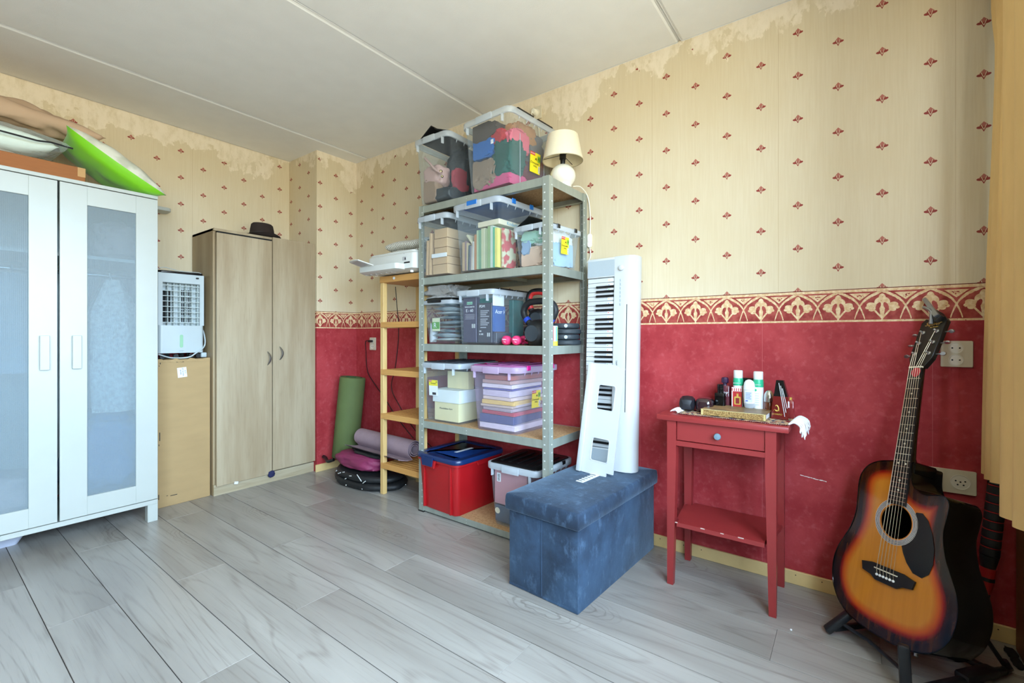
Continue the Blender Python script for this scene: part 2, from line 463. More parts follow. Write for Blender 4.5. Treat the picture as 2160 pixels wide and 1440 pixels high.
# ---------------------------------------------------------------- the room
XR, YB, YC, XC, CH, YW, XL = 2.215, 3.625, 3.22, 1.872, 2.42, -0.47, -2.05
m_wall_r = wallpaper('wallpaper_right', 'Y', 0.173, 2.100, 0.1353, seam=0.243, scratch=True)
m_wall_b = wallpaper('wallpaper_back', 'X', 1.796, 2.180, 0.1325, seam=1.20)
m_wall_c = wallpaper('wallpaper_corner', 'X', 2.031, 2.269, 0.1315, seam=2.21)
m_wall_s = wallpaper('wallpaper_corner_side', 'Y', 3.334, 2.271, 0.130, seam=3.62)
m_plain = mat('darkened_wall_paint', (122, 108, 84), 0.7, var=0.03)  # walls out of view, darkened to cut the light they bounce
m_ceil = mat('ceiling_paint', (238, 238, 237), 0.75, var=0.02, bump=0.12, bscale=160)
m_board = mat('yellow_beige_gloss_paint', (222, 192, 134), 0.4, var=0.06, scale=14, bump=0.08)
m_plank = wood('grey_oak_laminate', (140, 135, 129), (168, 164, 158), (98, 89, 81), 'Y', 1.0, 0.30, knots=True, per_object=True)
m_gap = mat('dark_joint', (52, 48, 45), 0.9)
m_white = mat('white_lacquer', (186, 190, 184), 0.32, var=0.015)
m_brownwood = wood('brown_varnished_wood', (122, 78, 40), (142, 94, 52), (86, 52, 26), 'Z', 1.0, 0.45)

def wall(name, x0, x1, y0, y1, m, z1=CH + 0.02):
    return struct(MB().box(x0, x1, y0, y1, 0, z1).build(name, m))
wall('wall_right', XR, XR + 0.12, YW - 0.1, YC + 0.5, m_wall_r)
wall('wall_back', XL - 0.1, XC + 0.3, YB, YB + 0.12, m_wall_b)
wall('wall_corner', XC + 0.001, XR + 0.1, YC, YC + 0.02, m_wall_c)
wall('wall_corner_side', XC, XC + 0.001, YC, YB + 0.05, m_wall_s)
wall('wall_left', XL - 0.12, XL, YW - 0.1, YB + 0.1, m_plain)
# the window wall stands just behind the photographer; its opening lets the daylight in
wo = (-1.6, 1.7, 0.75, 2.3)
mb = MB()
mb.box(XL, wo[0], YW - 0.25, YW, 0, CH); mb.box(wo[1], XR, YW - 0.25, YW, 0, CH)
mb.box(wo[0], wo[1], YW - 0.25, YW, 0, wo[2]); mb.box(wo[0], wo[1], YW - 0.25, YW, wo[3], CH)
struct(mb.build('wall_window', m_plain))
wn = bpy.data.objects.new('window_1', None); col.objects.link(wn); struct(wn)
for i, (a, b) in enumerate(((wo[0], -0.5), (-0.5, 0.6), (0.6, wo[1]))):
    f = MB()
    f.box(a, a + 0.045, YW - 0.2, YW - 0.14, wo[2], wo[3]); f.box(b - 0.045, b, YW - 0.2, YW - 0.14, wo[2], wo[3])
    f.box(a, b, YW - 0.2, YW - 0.14, wo[2], wo[2] + 0.05); f.box(a, b, YW - 0.2, YW - 0.14, wo[3] - 0.05, wo[3])
    f.build('window_frame', m_white, wn)
MB().box(wo[0], wo[1], YW - 0.14, YW + 0.04, wo[2] - 0.03, wo[2], 0.004).build('window_sill', m_white, wn)
struct(MB().box(2.02, 2.182, YW + 0.001, -0.436, 0.0, 0.52, 0.004).build('trim_1', m_brownwood))

fl = struct(MB().box(XL - 0.1, XR + 0.1, YW - 0.2, YB + 0.1, -0.06, -0.0022).build('floor', m_gap))
# laminate planks, each its own piece; end joints staggered as they lie
PW = 0.1906; k0 = math.floor((XL - 0.309) / PW)
joints = {0: 2.26, 1: 2.93, 2: 2.262, 3: 1.665, 4: 0.855, 5: 1.63, 6: 2.62, 7: 0.204, 8: 1.30, -1: 1.35, -2: 2.02, -3: 0.7}
cache = {}
for k in range(k0, 11):
    x0 = 0.309 + k * PW; x1 = x0 + PW
    x0 = max(x0, XL); x1 = min(x1, XR)
    if x1 - x0 < 0.01: continue
    j = joints.get(k, (k * 0.737) % 1.38)
    while j > YW: j -= 1.38
    y = j
    while y < YB:
        a, b = max(y, YW), min(y + 1.38, YB)
        if b - a > 0.02:
            key = (round(x1 - x0, 4), round(b - a, 4))
            if key not in cache:
                w, l = key
                q = MB().box(0.0012, w - 0.0012, 0.0004, l - 0.0004, -0.0022, 0, 0.0006)
                cache[key] = q.build('plank', m_plank, fl)
                o = cache[key]
            else:
                o = cache[key].copy(); col.objects.link(o); o.parent = fl
            o.location = (x0, a, 0)
        y += 1.38

ce = struct(MB().box(XL - 0.1, XR + 0.1, YW - 0.2, YB + 0.1, CH + 0.012, CH + 0.06).build('ceiling', m_ceil))
ys = [YW, 0.648, 1.863, 3.056, YB]
for a, b in zip(ys, ys[1:]):
    MB().box(XL, XR, a + 0.005, b - 0.005, CH, CH + 0.014, 0.012, seg=2).build('panel', m_ceil, ce)

br = struct(MB().box(XR - 0.012, XR, YW, 0.0, 0, 0.055, 0.002).box(XR - 0.012, XR, 0.0, YC, 0, 0.055, 0.002).build('baseboard_right', m_board))
nh = MB()
for y in (0.63, 0.55, 0.28, 0.18, 0.09, -0.02, -0.40, 0.74, 1.2):
    nh.cyl((XR - 0.0125, y, 0.04), (XR - 0.0115, y, 0.04), 0.0022, seg=8)
nh.build('nail_head', mat('rusty_nail', (60, 48, 40), 0.7), br)
struct(MB().box(XC - 0.012, XR, YC - 0.012, YC, 0, 0.055, 0.002).build('baseboard_corner', m_board))

# ---------------------------------------------------------------- white wardrobe with ribbed acrylic doors
def ribbed():
    m, nt, p = new_mat('ribbed_frosted_acrylic')
    vec, X, Y, Z = coords(nt)
    p.inputs['Base Color'].default_value = S((178, 190, 194)); p.inputs['Roughness'].default_value = 0.24
    rf = nt.nodes.new('ShaderNodeBsdfTransparent')
    rf.inputs['Color'].default_value = S((232, 242, 248))
    rib = ((X * (2 * PI / 0.0062)))._m('SINE')
    b = nt.nodes.new('ShaderNodeBump'); b.inputs['Strength'].default_value = 0.55; b.inputs['Distance'].default_value = 0.0012
    nt.links.new(rib.k, b.inputs['Height'])
    nt.links.new(b.outputs['Normal'], p.inputs['Normal'])
    mx = nt.nodes.new('ShaderNodeMixShader'); mx.inputs['Fac'].default_value = 0.62
    nt.links.new(p.outputs[0], mx.inputs[1]); nt.links.new(rf.outputs[0], mx.inputs[2])
    nt.links.new(mx.outputs[0], nt.nodes['Material Output'].inputs['Surface'])
    return m
m_rib = ribbed()
wd = thing('wardrobe', 'tall white wardrobe with two frosted ribbed glass doors', 'wardrobe', (0.461, 3.09, 0))
W2, D2 = 0.397, 0.50
MB().box(-W2, -W2 + 0.018, 0.02, D2, 0.115, 1.782).build('side_panel', m_white, wd)
MB().box(W2 - 0.018, W2, 0.02, D2, 0.115, 1.782).build('side_panel', m_white, wd)
MB().box(-W2 + 0.018, W2 - 0.018, D2 - 0.006, D2, 0.13, 1.782).build('back_panel', m_white, wd)
MB().box(-W2, W2, -0.002, D2, 1.782, 1.800, 0.0015).build('top_panel', m_white, wd)
MB().box(-W2, W2, 0.0, D2, 0.094, 0.118, 0.0015).build('base_panel', m_white, wd)
MB().box(-W2 + 0.018, W2 - 0.018, 0.04, D2 - 0.01, 1.42, 1.436).build('shelf', m_white, wd)
MB().cyl((-W2 + 0.018, 0.25, 1.36), (W2 - 0.018, 0.25, 1.36), 0.011).build('clothes_rail', mat('chrome_rail', (190, 192, 195), 0.25, 1.0), wd, True)
for x in (-W2, W2 - 0.046):
    for y in (0.0, D2 - 0.046):
        MB().box(x, x + 0.046, y, y + 0.046, 0, 0.094, 0.0015).build('leg', m_white, wd)
for s in (-1, 1):
    x0, x1 = (-W2 + 0.001, -0.003) if s < 0 else (0.005, W2 - 0.001)
    gx0, gx1 = (-0.295, -0.100) if s < 0 else (0.105, 0.300)
    z0, z1, g0, g1 = 0.122, 1.778, 0.215, 1.684
    d = MB()
    d.box(x0, gx0, -0.001, 0.017, z0, z1, 0.001); d.box(gx1, x1, -0.001, 0.017, z0, z1, 0.001)
    d.box(gx0, gx1, -0.0005, 0.017, z0, g0, 0.0008); d.box(gx0, gx1, -0.0005, 0.017, g1, z1, 0.0008)
    do = d.build('door', m_white, wd)
    MB().box(gx0 - 0.004, gx1 + 0.004, 0.006, 0.010, g0 - 0.004, g1 + 0.004).build('glass_panel', m_rib, do)
    hx = 0.0515 if s > 0 else -0.049
    h = MB().box(hx - 0.004 - (0.012 if s < 0 else -0.000), hx + 0.030 - (0.012 if s < 0 else 0.0), -0.020, -0.001, 0.862, 1.027, 0.002)
    h.build('handle', m_white, do)
# what shows blurred through the acrylic
m_check = mat('pale_checked_cloth', (222, 222, 216), 0.9, var=0.25, scale=60, bump=0.3)
def hanging(name, x, w, ztop, zbot, m, label, seed):
    mb = MB(); prof = []
    n = 20
    def f(i, j):
        t = i / 17; a = 2 * PI * j / n
        ww = w * (0.35 + 0.65 * min(1, t * 4)) * (1 + 0.08 * math.sin(3 * t + seed)); dd = 0.05 + 0.03 * t
        k = 1 + 0.12 * math.sin(a * 5 + seed + 2 * t)
        return Vector((x + math.cos(a) * ww / 2 * k, 3.27 + math.sin(a) * dd * k - 0.06 * t, ztop - (ztop - zbot) * t))
    mb.grid(f, 18, n, cv=True)
    mb.cyl((x, 3.27, ztop - 0.01), (x, 3.32, 1.372), 0.004, seg=8)
    return tag(mb.build(name, m, None, True, 60), label, 'garment')
hanging('hanging_jacket', 0.70, 0.20, 1.33, 0.62, m_check, 'pale checked jacket hanging behind the right ribbed glass door', 1)
hanging('hanging_shirt', 0.33, 0.22, 1.33, 0.85, mat('grey_blue_cloth', (150, 166, 178), 0.9), 'blurred grey-blue shirt behind the left ribbed glass door', 2)
crumple('folded_cloth', mat('blue_cloth', (96, 140, 184), 0.9), (0.665, 3.30, 0.39), (0.30, 0.34, 0.42), 5, 'blue cloth heap behind the right ribbed glass door', 'cloth', lim=(0.49, 0.83, 3.125, 3.57, 0.121, 0.62))
crumple('folded_blanket', mat('blush_cloth', (216, 190, 186), 0.9), (0.29, 3.35, 0.235), (0.34, 0.36, 0.2), 6, 'blush blanket blurred low behind the left ribbed glass door', 'cloth', lim=(0.09, 0.46, 3.125, 3.57, 0.121, 0.36))
crumple('folded_towel', mat('rose_grey_cloth', (188, 164, 162), 0.9), (0.72, 3.36, 1.545), (0.2, 0.3, 0.2), 8, 'rose-grey towel on the top shelf behind the right glass door', 'towel', lim=(0.49, 0.83, 3.125, 3.57, 1.4375, 1.7))

# on top of the wardrobe
m_card = mat('brown_cardboard', (158, 98, 54), 0.8, var=0.05, scale=20, stretch=(1, 1, 6))
bx = thing('flat_box', 'flat brown cardboard box lying on the white wardrobe', 'box', (0.318, 3.30, 1.80))
MB().box(-0.26, 0.252, -0.15, 0.15, 0, 0.083, 0.003).build('carton', m_card, bx)
MB().box(0.222, 0.2525, -0.1508, -0.12, 0.035, 0.082, 0.001).build('torn_flap', mat('torn_cardboard', (196, 152, 104), 0.9, bump=0.5), bx)
pil = thing('packed_pillow', 'white pillow in a clear zipped bag on the brown box', 'pillow', (0.20, 3.29, 1.883))
puff(MB(), 0.54, 0.34, 0.15, e=0.40, seed=3, wr=0.008, M=Matrix.Translation((0, 0, 0.068))).build('pillow', mat('mint_white_cotton', (230, 236, 226), 0.85), pil, True, 80)
m_bag = clear('clear_bag_film', (248, 251, 250), 0.10, (235, 245, 242), 0.08, 0.4)
bn = m_bag.node_tree; b_nz = bn.nodes.new('ShaderNodeTexNoise'); b_nz.inputs['Scale'].default_value = 34; b_bp = bn.nodes.new('ShaderNodeBump'); b_bp.inputs['Distance'].default_value = 0.006
bn.links.new(b_nz.outputs['Fac'], b_bp.inputs['Height']); bn.links.new(b_bp.outputs['Normal'], bn.nodes['Principled BSDF'].inputs['Normal'])
puff(MB(), 0.62, 0.40, 0.165, nu=44, nv=44, e=0.38, seed=4, wr=0.016, M=Matrix.Translation((0, 0, 0.076))).build('plastic_bag', m_bag, pil, True, 80)
MB().tube([(-0.3, -0.203, 0.078), (0.0, -0.205, 0.073), (0.19, -0.202, 0.066), (0.235, -0.196, 0.075), (0.315, -0.19, 0.072)], 0.0042, 6).build('zip', mat('black_zip', (24, 24, 26), 0.5), pil, True)
m_beige = mat('beige_quilt', (186, 156, 128), 0.9, var=0.08, scale=5, bump=0.25, bscale=26)
bc = thing('beige_cushion', 'crumpled beige cushion on top of the bagged pillow', 'cushion', (0.28, 3.37, 2.052), 0)
mb = MB()
puff(mb, 0.74, 0.42, 0.17, nu=48, nv=40, e=0.5, seed=9, wr=0.05, M=Matrix.Rotation(0.10, 4, 'Y') @ Matrix.Translation((0, 0, 0.055)))
mb.build('cover', m_beige, bc, True, 80)
m_green = mat('lime_green_satin', (122, 200, 8), 0.45, var=0.10, scale=4, sheen=0.3)
m_print = mat('white_floral_cotton', (222, 220, 204), 0.85, c2=(196, 196, 176), scale=10, contrast=3)
gc = thing('green_cushion', 'lime green cushion with a pale floral face, tilted on the wardrobe edge', 'cushion', M=Matrix.Translation((0.690, 3.245, 1.935)) @ Matrix.Rotation(math.radians(31), 4, 'Y') @ Matrix.Rotation(math.radians(4), 4, 'X'))
for sgn, mm, nm in ((1, m_print, 'floral_face'), (-1, m_green, 'green_face')):
    mb = MB()
    def f(i, j, sgn=sgn):
        a = -1 + 2 * i / 27; b = -1 + 2 * j / 27
        t = max(0, 1 - a * a) * max(0, 1 - b * b)
        z = sgn * 0.082 * t ** 0.48 + 0.012 * t ** 0.4 * noise.noise(Vector((a * 2.4, b * 2.4, 7.0 + sgn)))
        return Vector((a * 0.235 * (1 - 0.10 * (1 - b * b) * abs(a) ** 3), b * 0.205 * (1 - 0.10 * (1 - a * a) * abs(b) ** 3), z))
    mb.grid(f, 28, 28); mb.build(nm, mm, gc, True, 80)
ws = thing('wall_shelf', 'small white wall shelf peeking out behind the white wardrobe', 'shelf', (0.975, 3.625, 1.822))
MB().prism(rrect(-0.08, 0.075, -0.12, 0, 0.03), 0, 0.022, bev=0.003).build('shelf_board', m_white, ws, True)
MB().box(-0.06, -0.04, -0.09, 0, -0.06, 0).build('bracket', m_white, ws)
ub = thing('underbed_box', 'low white ribbed storage box pushed under the white wardrobe', 'box', (0.20, 3.30, 0))
MB().loft([[(x, y, 0) for x, y in rrect(-0.15, 0.15, -0.01, 0.24, 0.02)], [(x, y, 0.075) for x, y in rrect(-0.17, 0.19, -0.03, 0.26, 0.02)]]).build('tray', mat('lavender_plastic', (206, 210, 228), 0.4), ub, True)
MB().prism(rrect(-0.175, 0.195, -0.035, 0.265, 0.02), 0.075, 0.083, bev=0.002).build('rim', m_white, ub, True)

# ---------------------------------------------------------------- tall cardboard box and the air cooler on it
m_kraft = mat('kraft_cardboard', (176, 146, 102), 0.85, var=0.05, scale=5, stretch=(1, 1, 4), bump=0.1)
cb = thing('cardboard_box', 'tall brown cardboard box with a white label between the two wardrobes', 'box', (1.045, 3.29, 0))
mb = MB(); mb.box(-0.150, 0.143, 0.0, 0.31, 0, 0.880, 0.002)
mb.build('carton', m_kraft, cb)
mb = MB()
def f(i, j):
    x = -0.150 + 0.292 * i / 24
    return Vector((x, -0.0015 - 0.003 * j * abs(math.sin(i * 1.3)), 0.8805 + 0.006 * math.sin(i * 0.9) * (1 - j) + 0.002 * math.cos(i * 2.1) - 0.016 * j))
mb.grid(f, 25, 2)
def f2(i, j): return Vector((-0.150 + 0.292 * i / 24, 0.0 + 0.03 * j, 0.881 + 0.006 * math.sin(i * 0.9) * (1 - j * 0.6) + 0.002))
mb.grid(f2, 25, 2); mb.build('torn_flap', m_kraft, cb)
m_ink = mat('black_ink', (24, 24, 26), 0.7)
m_paper = mat('white_paper', (232, 234, 236), 0.8, var=0.02)
lb = MB().box(-0.024, 0.024, -0.0012, 0, -0.030, 0.030).build('label', m_paper, cb); place(lb, (-0.010, -0.0002, 0.80), (0, math.radians(-5), 0))
for i, (s_, dx) in enumerate((('BOVEN', -0.012), ('DIT BOVEN', 0.0), ('18 70', 0.012))):
    text(s_, 0.0095, m_ink, lb, frame((dx + 0.004, -0.0016, 0.002), (0, 0, -1), (1, 0, 0)))
for x, z, w, h in ((-0.122, 0.855, 0.004, 0.02), (-0.127, 0.842, 0.003, 0.006), (-0.04, 0.863, 0.04, 0.003), (-0.125, 0.40, 0.004, 0.05), (-0.128, 0.37, 0.003, 0.01), (-0.07, 0.058, 0.035, 0.004), (-0.13, 0.052, 0.004, 0.03), (-0.09, 0.063, 0.008, 0.003)):
    MB().box(x, x + w, -0.0005, 0.0, z, z + h).build('pen_mark', m_ink, cb)

m_cool = mat('cool_white_plastic', (188, 198, 200), 0.3, var=0.01)
m_black = mat('black_plastic', (22, 22, 24), 0.4)
m_dark = mat('dark_recess', (16, 17, 19), 0.8)
m_grille = mat('pale_grille_plastic', (196, 206, 204), 0.35, var=0.01)
ac = thing('air_cooler', 'white portable air cooler with a grid front on the cardboard box', 'air cooler', (1.048, 3.335, 0.883))
mb = MB()
w, d0, zb, zt = 0.121, 0.24, 0.035, 0.525
mb.prism(rrect(-w, w, 0, d0, 0.02), zb, 0.205)
mb.box(-w, -0.098, 0.002, d0, 0.205, zt); mb.box(0.098, w, 0.002, d0, 0.205, zt); mb.box(-0.098, 0.098, 0.002, d0, 0.468, zt); mb.box(-0.098, 0.098, 0.07, d0, 0.205, 0.468)
mb.build('housing', m_cool, ac, True, 30)
MB().box(-0.094, -0.040, 0.066, 0.0699, 0.225, 0.425).build('fan_opening', m_dark, ac)
mb = MB()
for i in range(6):
    for j in range(5): mb.box(0.018 + i * 0.0085 + (i // 2) * 0.002, 0.022 + i * 0.0085 + (i // 2) * 0.002, 0.066, 0.0699, 0.228 + j * 0.042, 0.264 + j * 0.042)
mb.build('vent_slot', m_dark, ac)
for i in range(8):
    MB().box(-0.098, 0.098, 0.012, 0.03, 0.222 + i * 0.0325, 0.2255 + i * 0.0325).build('louvre', m_grille, ac)
for i in range(7):
    x = -0.096 + i * 0.032
    MB().box(x - 0.0018, x + 0.0018, 0.030, 0.064, 0.206, 0.467).build('vertical_louvre', m_grille, ac)
MB().prism(rrect(-w + 0.002, w - 0.002, 0.0, d0, 0.02), zt, zt + 0.014, bev=0.002).build('control_panel', mat('black_gloss', (20, 20, 22), 0.2), ac, True)
for i in range(5): MB().box(-0.06 + i * 0.032, -0.045 + i * 0.032, 0.03, 0.045, zt + 0.014, zt + 0.018, 0.001).build('button', m_cool, ac)
MB().prism(rrect(0.075, 0.092, 0.5005 - 0.0, 0.5105, 0.005), -0.002, 0.003, M=Matrix(((1, 0, 0, 0), (0, 0, -1, 0), (0, 1, 0, 0), (0, 0, 0, 1)))).build('sensor', m_black, ac)
mb = MB().prism(rrect(-0.011, 0.006, 0.068, 0.148, 0.008), 0.0, 0.003, M=Matrix(((1, 0, 0, 0), (0, 0, -1, 0), (0, 1, 0, 0), (0, 0, 0, 1))))
mb.build('water_gauge', mat('green_gauge', (150, 196, 160), 0.3), ac)
for x in (-0.09, -0.02, 0.06, 0.1):
    for y in (0.04, 0.2): MB().cyl((x, y - 0.008, 0.014), (x, y + 0.008, 0.014), 0.014, seg=12).build('caster', m_black, ac, True)
for x in (-0.09, 0.1):
    for y in (0.04, 0.2): MB().cyl((x, y, 0.014), (x, y, zb + 0.01), 0.006, seg=8).build('caster_stem', m_black, ac)
def smooth_path(pts, n=8):
    P = [Vector(p) for p in pts]; out = []
    for i in range(len(P) - 1):
        a = P[max(i - 1, 0)]; b = P[i]; c = P[i + 1]; d = P[min(i + 2, len(P) - 1)]
        for k in range(n):
            t = k / n
            out.append(0.5 * ((2 * b) + (c - a) * t + (2 * a - 5 * b + 4 * c - d) * t * t + (3 * b - a - 3 * c + d) * t ** 3))
    return out + [P[-1]]
MB().tube(smooth_path([(0.124, 0.10, 0.20), (0.134, 0.05, 0.17), (0.128, 0.01, 0.08), (0.07, -0.01, 0.03), (0.03, 0.0, 0.006), (-0.05, 0.012, 0.006), (-0.12, 0.0, 0.03)]), 0.0042, 7).build('power_cord', m_cool, ac, True)
MB().prism(rrect(-0.016, 0.016, -0.012, 0.012, 0.006), 0, 0.03, M=Matrix.Translation((0.128, 0.03, 0.003)), bev=0.003).build('plug', m_cool, ac, True)
MB().tube(smooth_path([(-0.12, 0.03, zt + 0.02), (-0.08, 0.03, zt + 0.035), (0.0, 0.04, zt + 0.022), (0.08, 0.03, zt + 0.022), (0.112, 0.03, zt + 0.018), (0.118, 0.02, zt + 0.002)]), 0.002, 6).build('charging_cable', m_cool, ac, True)
text('comfee', 0.009, mat('grey_print', (150, 158, 162), 0.6), ac, frame((-0.002, -0.0006, 0.048), (1, 0, 0), (0, 0, 1)))

# ---------------------------------------------------------------- oak wardrobe
m_oak = wood('sonoma_oak', (162, 142, 112), (186, 170, 142), (126, 104, 76), 'Z', 1.6, 0.5, contrast=1.0, rings=0.08)
m_oakd = wood('sonoma_oak_edge', (150, 126, 92), (172, 150, 116), (118, 94, 66), 'Z', 1.6, 0.5, rings=0.08)
ow = thing('oak_wardrobe', 'two-door light oak wardrobe standing in the corner by the pillar', 'wardrobe', (1.532, 3.252, 0))
OW = 0.337; OZ = 1.712
MB().box(-OW, -OW + 0.016, 0.017, 0.355, 0, OZ, 0.0008).build('side_panel', m_oakd, ow)
MB().box(OW - 0.016, OW, 0.017, 0.355, 0, OZ, 0.0008).build('side_panel', m_oakd, ow)
MB().box(-OW, OW, 0.0, 0.355, OZ - 0.016, OZ, 0.0008).build('top_panel', m_oak, ow)
MB().box(-OW + 0.016, OW - 0.016, 0.348, 0.354, 0.0, OZ - 0.016).build('back_panel', m_oakd, ow)
MB().box(-OW, OW, 0.002, 0.018, 0, 0.070, 0.0008).build('plinth', wood('sonoma_oak_plinth', (168, 152, 122), (196, 184, 158), (138, 116, 86), 'X', 1.6, 0.5), ow)
MB().box(-OW + 0.016, OW - 0.016, 0.02, 0.345, 0.068, 0.082).build('floor_panel', m_oak, ow)
m_chrome = mat('satin_chrome', (176, 178, 180), 0.28, 1.0)
for s in (-1, 1):
    x0, x1 = (-OW + 0.010, 0.018) if s < 0 else (0.024, OW)
    z0, z1 = (0.063, 1.683) if s < 0 else (0.082, OZ)
    do = MB().box(x0, x1, -0.017, -0.0005, z0, z1, 0.0008).build('door', m_oak, ow)
    hx, hz = (-0.012, 0.868) if s < 0 else (0.072, 0.900)
    hn = MB()
    hn.tube([(hx + 0.010 * math.sin(PI * t / 10) * (1 if s > 0 else 1), -0.017 - 0.022 * math.sin(PI * t / 10), hz - 0.046 + 0.092 * t / 10) for t in range(11)], [0.003 + 0.0045 * math.sin(PI * t / 10) for t in range(11)], 8)
    hn.build('handle', m_chrome, do, True)
MB().box(-OW + 0.02, 0.02, 0.0, 0.012, 1.684, 1.696).build('shadow_gap', m_dark, ow)
sc_ = crumple('scarf', mat('navy_cloth', (34, 38, 78), 0.85), (1.545, 3.232, 0.062), (0.042, 0.012, 0.04), 4, 'navy cloth corner trapped under the oak wardrobe door', 'cloth', sub=3)
tg = tag(MB().box(-0.012, 0.012, -0.001, 0.001, -0.008, 0.008).build('paper_tag', m_paper), 'white paper tag sticking out below the oak wardrobe door', 'tag'); place(tg, (1.318, 3.232, 0.060), (0, 0.2, 0))

m_felt = mat('dark_brown_felt', (44, 33, 28), 0.95, var=0.1, scale=30)
ht = thing('hat', 'dark brown felt hat lying on the oak wardrobe', 'hat', (1.520, 3.315, OZ))
def hatloop(rx, ry, z): return [(x, y, z) for x, y in ellipse(0, 0, rx, ry, 32)]
MB().loft([hatloop(0.078, 0.066, 0.003), hatloop(0.080, 0.068, 0.02), hatloop(0.076, 0.063, 0.055), hatloop(0.070, 0.058, 0.086), hatloop(0.060, 0.048, 0.096), hatloop(0.040, 0.03, 0.090), hatloop(0.012, 0.01, 0.082)]).build('crown', m_felt, ht, True, 70)
def brim(i, j):
    a = 2 * PI * i / 40; t = j / 4
    rx, ry = 0.078 + 0.044 * t, 0.066 + 0.040 * t
    return Vector((math.cos(a) * rx, math.sin(a) * ry, 0.006 + 0.018 * t * t * abs(math.sin(a)) ** 3))
MB().grid(brim, 40, 5, cu=True).grid(lambda i, j: brim(i, j) - Vector((0, 0, 0.003)), 40, 5, cu=True).build('brim', m_felt, ht, True, 70)
MB().loft([hatloop(0.0805, 0.0685, 0.006), hatloop(0.0812, 0.0692, 0.022), hatloop(0.0802, 0.068, 0.03)], False, False).build('hat_band', mat('dark_hat_band', (36, 28, 25), 0.6), ht, True)

# ---------------------------------------------------------------- galvanised boltless rack
m_galv = mat('galvanised_steel', (160, 166, 156), 0.34, 0.35, var=0.10, scale=26, stretch=(1, 1, 0.2))
m_chip = mat('chipboard', (196, 160, 116), 0.85, c2=(172, 134, 92), scale=120, contrast=1.5)
RX0, RX1, RY0, RY1, RZ = 1.820, 2.198, 1.135, 2.030, 1.782
SH = [0.040, 0.530, 0.977, 1.362, 1.780]
rk = thing('metal_rack', 'galvanised metal shelving rack loaded with plastic storage boxes', 'rack', (0, 0, 0))
m_slot = mat('painted_slot_light', (206, 210, 206), 0.5)  # pale colour paints in the lit view through the post slots
for ix, x in enumerate((RX0, RX1)):
    for iy, y in enumerate((RY0, RY1)):
        sx, sy = (1 if ix == 0 else -1), (1 if iy == 0 else -1)
        mb = MB()
        bxs = lambda xa, xb, ya, yb, za, zb, b=0.0: (min(x + sx * xa, x + sx * xb), max(x + sx * xa, x + sx * xb), min(y + sy * ya, y + sy * yb), max(y + sy * ya, y + sy * yb), za, zb, b)
        mb.box(*bxs(0, 0.0022, 0, 0.036, 0.004, RZ)); mb.box(*bxs(0, 0.036, 0, 0.0022, 0.004, RZ))
        mb.box(*bxs(-0.0006, 0.0035, 0.033, 0.0365, 0.004, RZ)); mb.box(*bxs(0.033, 0.0365, -0.0006, 0.0035, 0.004, RZ))
        mb.box(*bxs(-0.0012, 0.003, -0.0012, 0.003, 0.004, RZ))
        post = mb.build('post', m_galv, rk)
        if not (ix == 1 and iy == 1):
            sl = MB()
            n = 45
            for i in range(n):
                z = 0.045 + i * 0.0385
                if ix == 0: sl.box(*bxs(-0.0009, 0.0001, 0.021, 0.029, z, z + 0.006))
                else: sl.box(*bxs(0.0021, 0.0031, 0.021, 0.029, z, z + 0.006))
                if iy == 0: sl.box(*bxs(0.021, 0.029, -0.0009, 0.0001, z, z + 0.006))
            so = sl.build('slot', m_slot, post); so['kind'] = 'stuff'
        MB().box(*bxs(-0.004, 0.040, -0.004, 0.040, 0, 0.006)).build('foot_cap', m_black, rk)
for z in SH:
    zb = z - 0.042
    zb = max(zb, 0.006)
    for x in (RX0 + 0.0025, RX1 - 0.0275):
        mb = MB().box(x if x < 2 else x + 0.0235, x + 0.0015 if x < 2 else x + 0.025, RY0 + 0.003, RY1 - 0.003, zb, z, 0.0005)
        mb.box(x, x + 0.025, RY0 + 0.004, RY1 - 0.004, zb + 0.0005, zb + 0.002)
        b = mb.build('beam', m_galv, rk)
        if x < 2:
            q = MB()
            for dz in (0.010, 0.026): q.cyl((x - 0.0006, 1.66, zb + dz), (x + 0.0002, 1.66, zb + dz), 0.0022, seg=8)
            q.build('punch_mark', m_slot, b)
    for y in (RY0 + 0.0025, RY1 - 0.004):
        MB().box(RX0 + 0.006, RX1 - 0.006, y, y + 0.0015, zb, z, 0.0005).build('end_beam', m_galv, rk)
    MB().box(RX0 + 0.005, RX1 - 0.005, RY0 + 0.005, RY1 - 0.005, z - 0.009, z - 0.0015).build('shelf_board', m_chip, rk)
    if z > 0.1: MB().box(RX0 + 0.03, RX1 - 0.03, 1.50, 1.53, z - 0.026, z - 0.0095).build('cross_bar', m_galv, rk)

# ---------------------------------------------------------------- clear storage boxes
m_clear = clear('clear_box_plastic', (249, 251, 252), 0.022, (214, 222, 228), 0.16, 0.16)
m_rimc = clear('milky_rim_plastic', (242, 246, 248), 0.36, (222, 228, 234), 0.25, 0.35)
m_clearp = clear('lilac_box_plastic', (249, 245, 250), 0.06, (218, 212, 224), 0.2, 0.2)
m_rimp = clear('lilac_rim_plastic', (240, 226, 242), 0.35, (226, 206, 230), 0.25, 0.35)
m_lidblack = mat('black_lid_plastic', (20, 20, 22), 0.28)
m_lidblue = mat('bright_blue_lid', (30, 112, 196), 0.35)
m_lidblue_t = clear('blue_lid_plastic', (110, 176, 236), 0.35, (40, 124, 206), 0.3, 0.2)
m_lidpink = mat('magenta_clip', (224, 30, 140), 0.35)
m_lidpink_t = clear('pink_lid_plastic', (230, 150, 205), 0.55, (196, 120, 176), 0.3, 0.3)
m_yel = mat('yellow_sticker', (238, 220, 40), 0.5, var=0.02)
m_redst = mat('red_sticker', (196, 44, 36), 0.5, var=0.02)
m_greenst = mat('green_sticker', (140, 190, 50), 0.5, var=0.02)
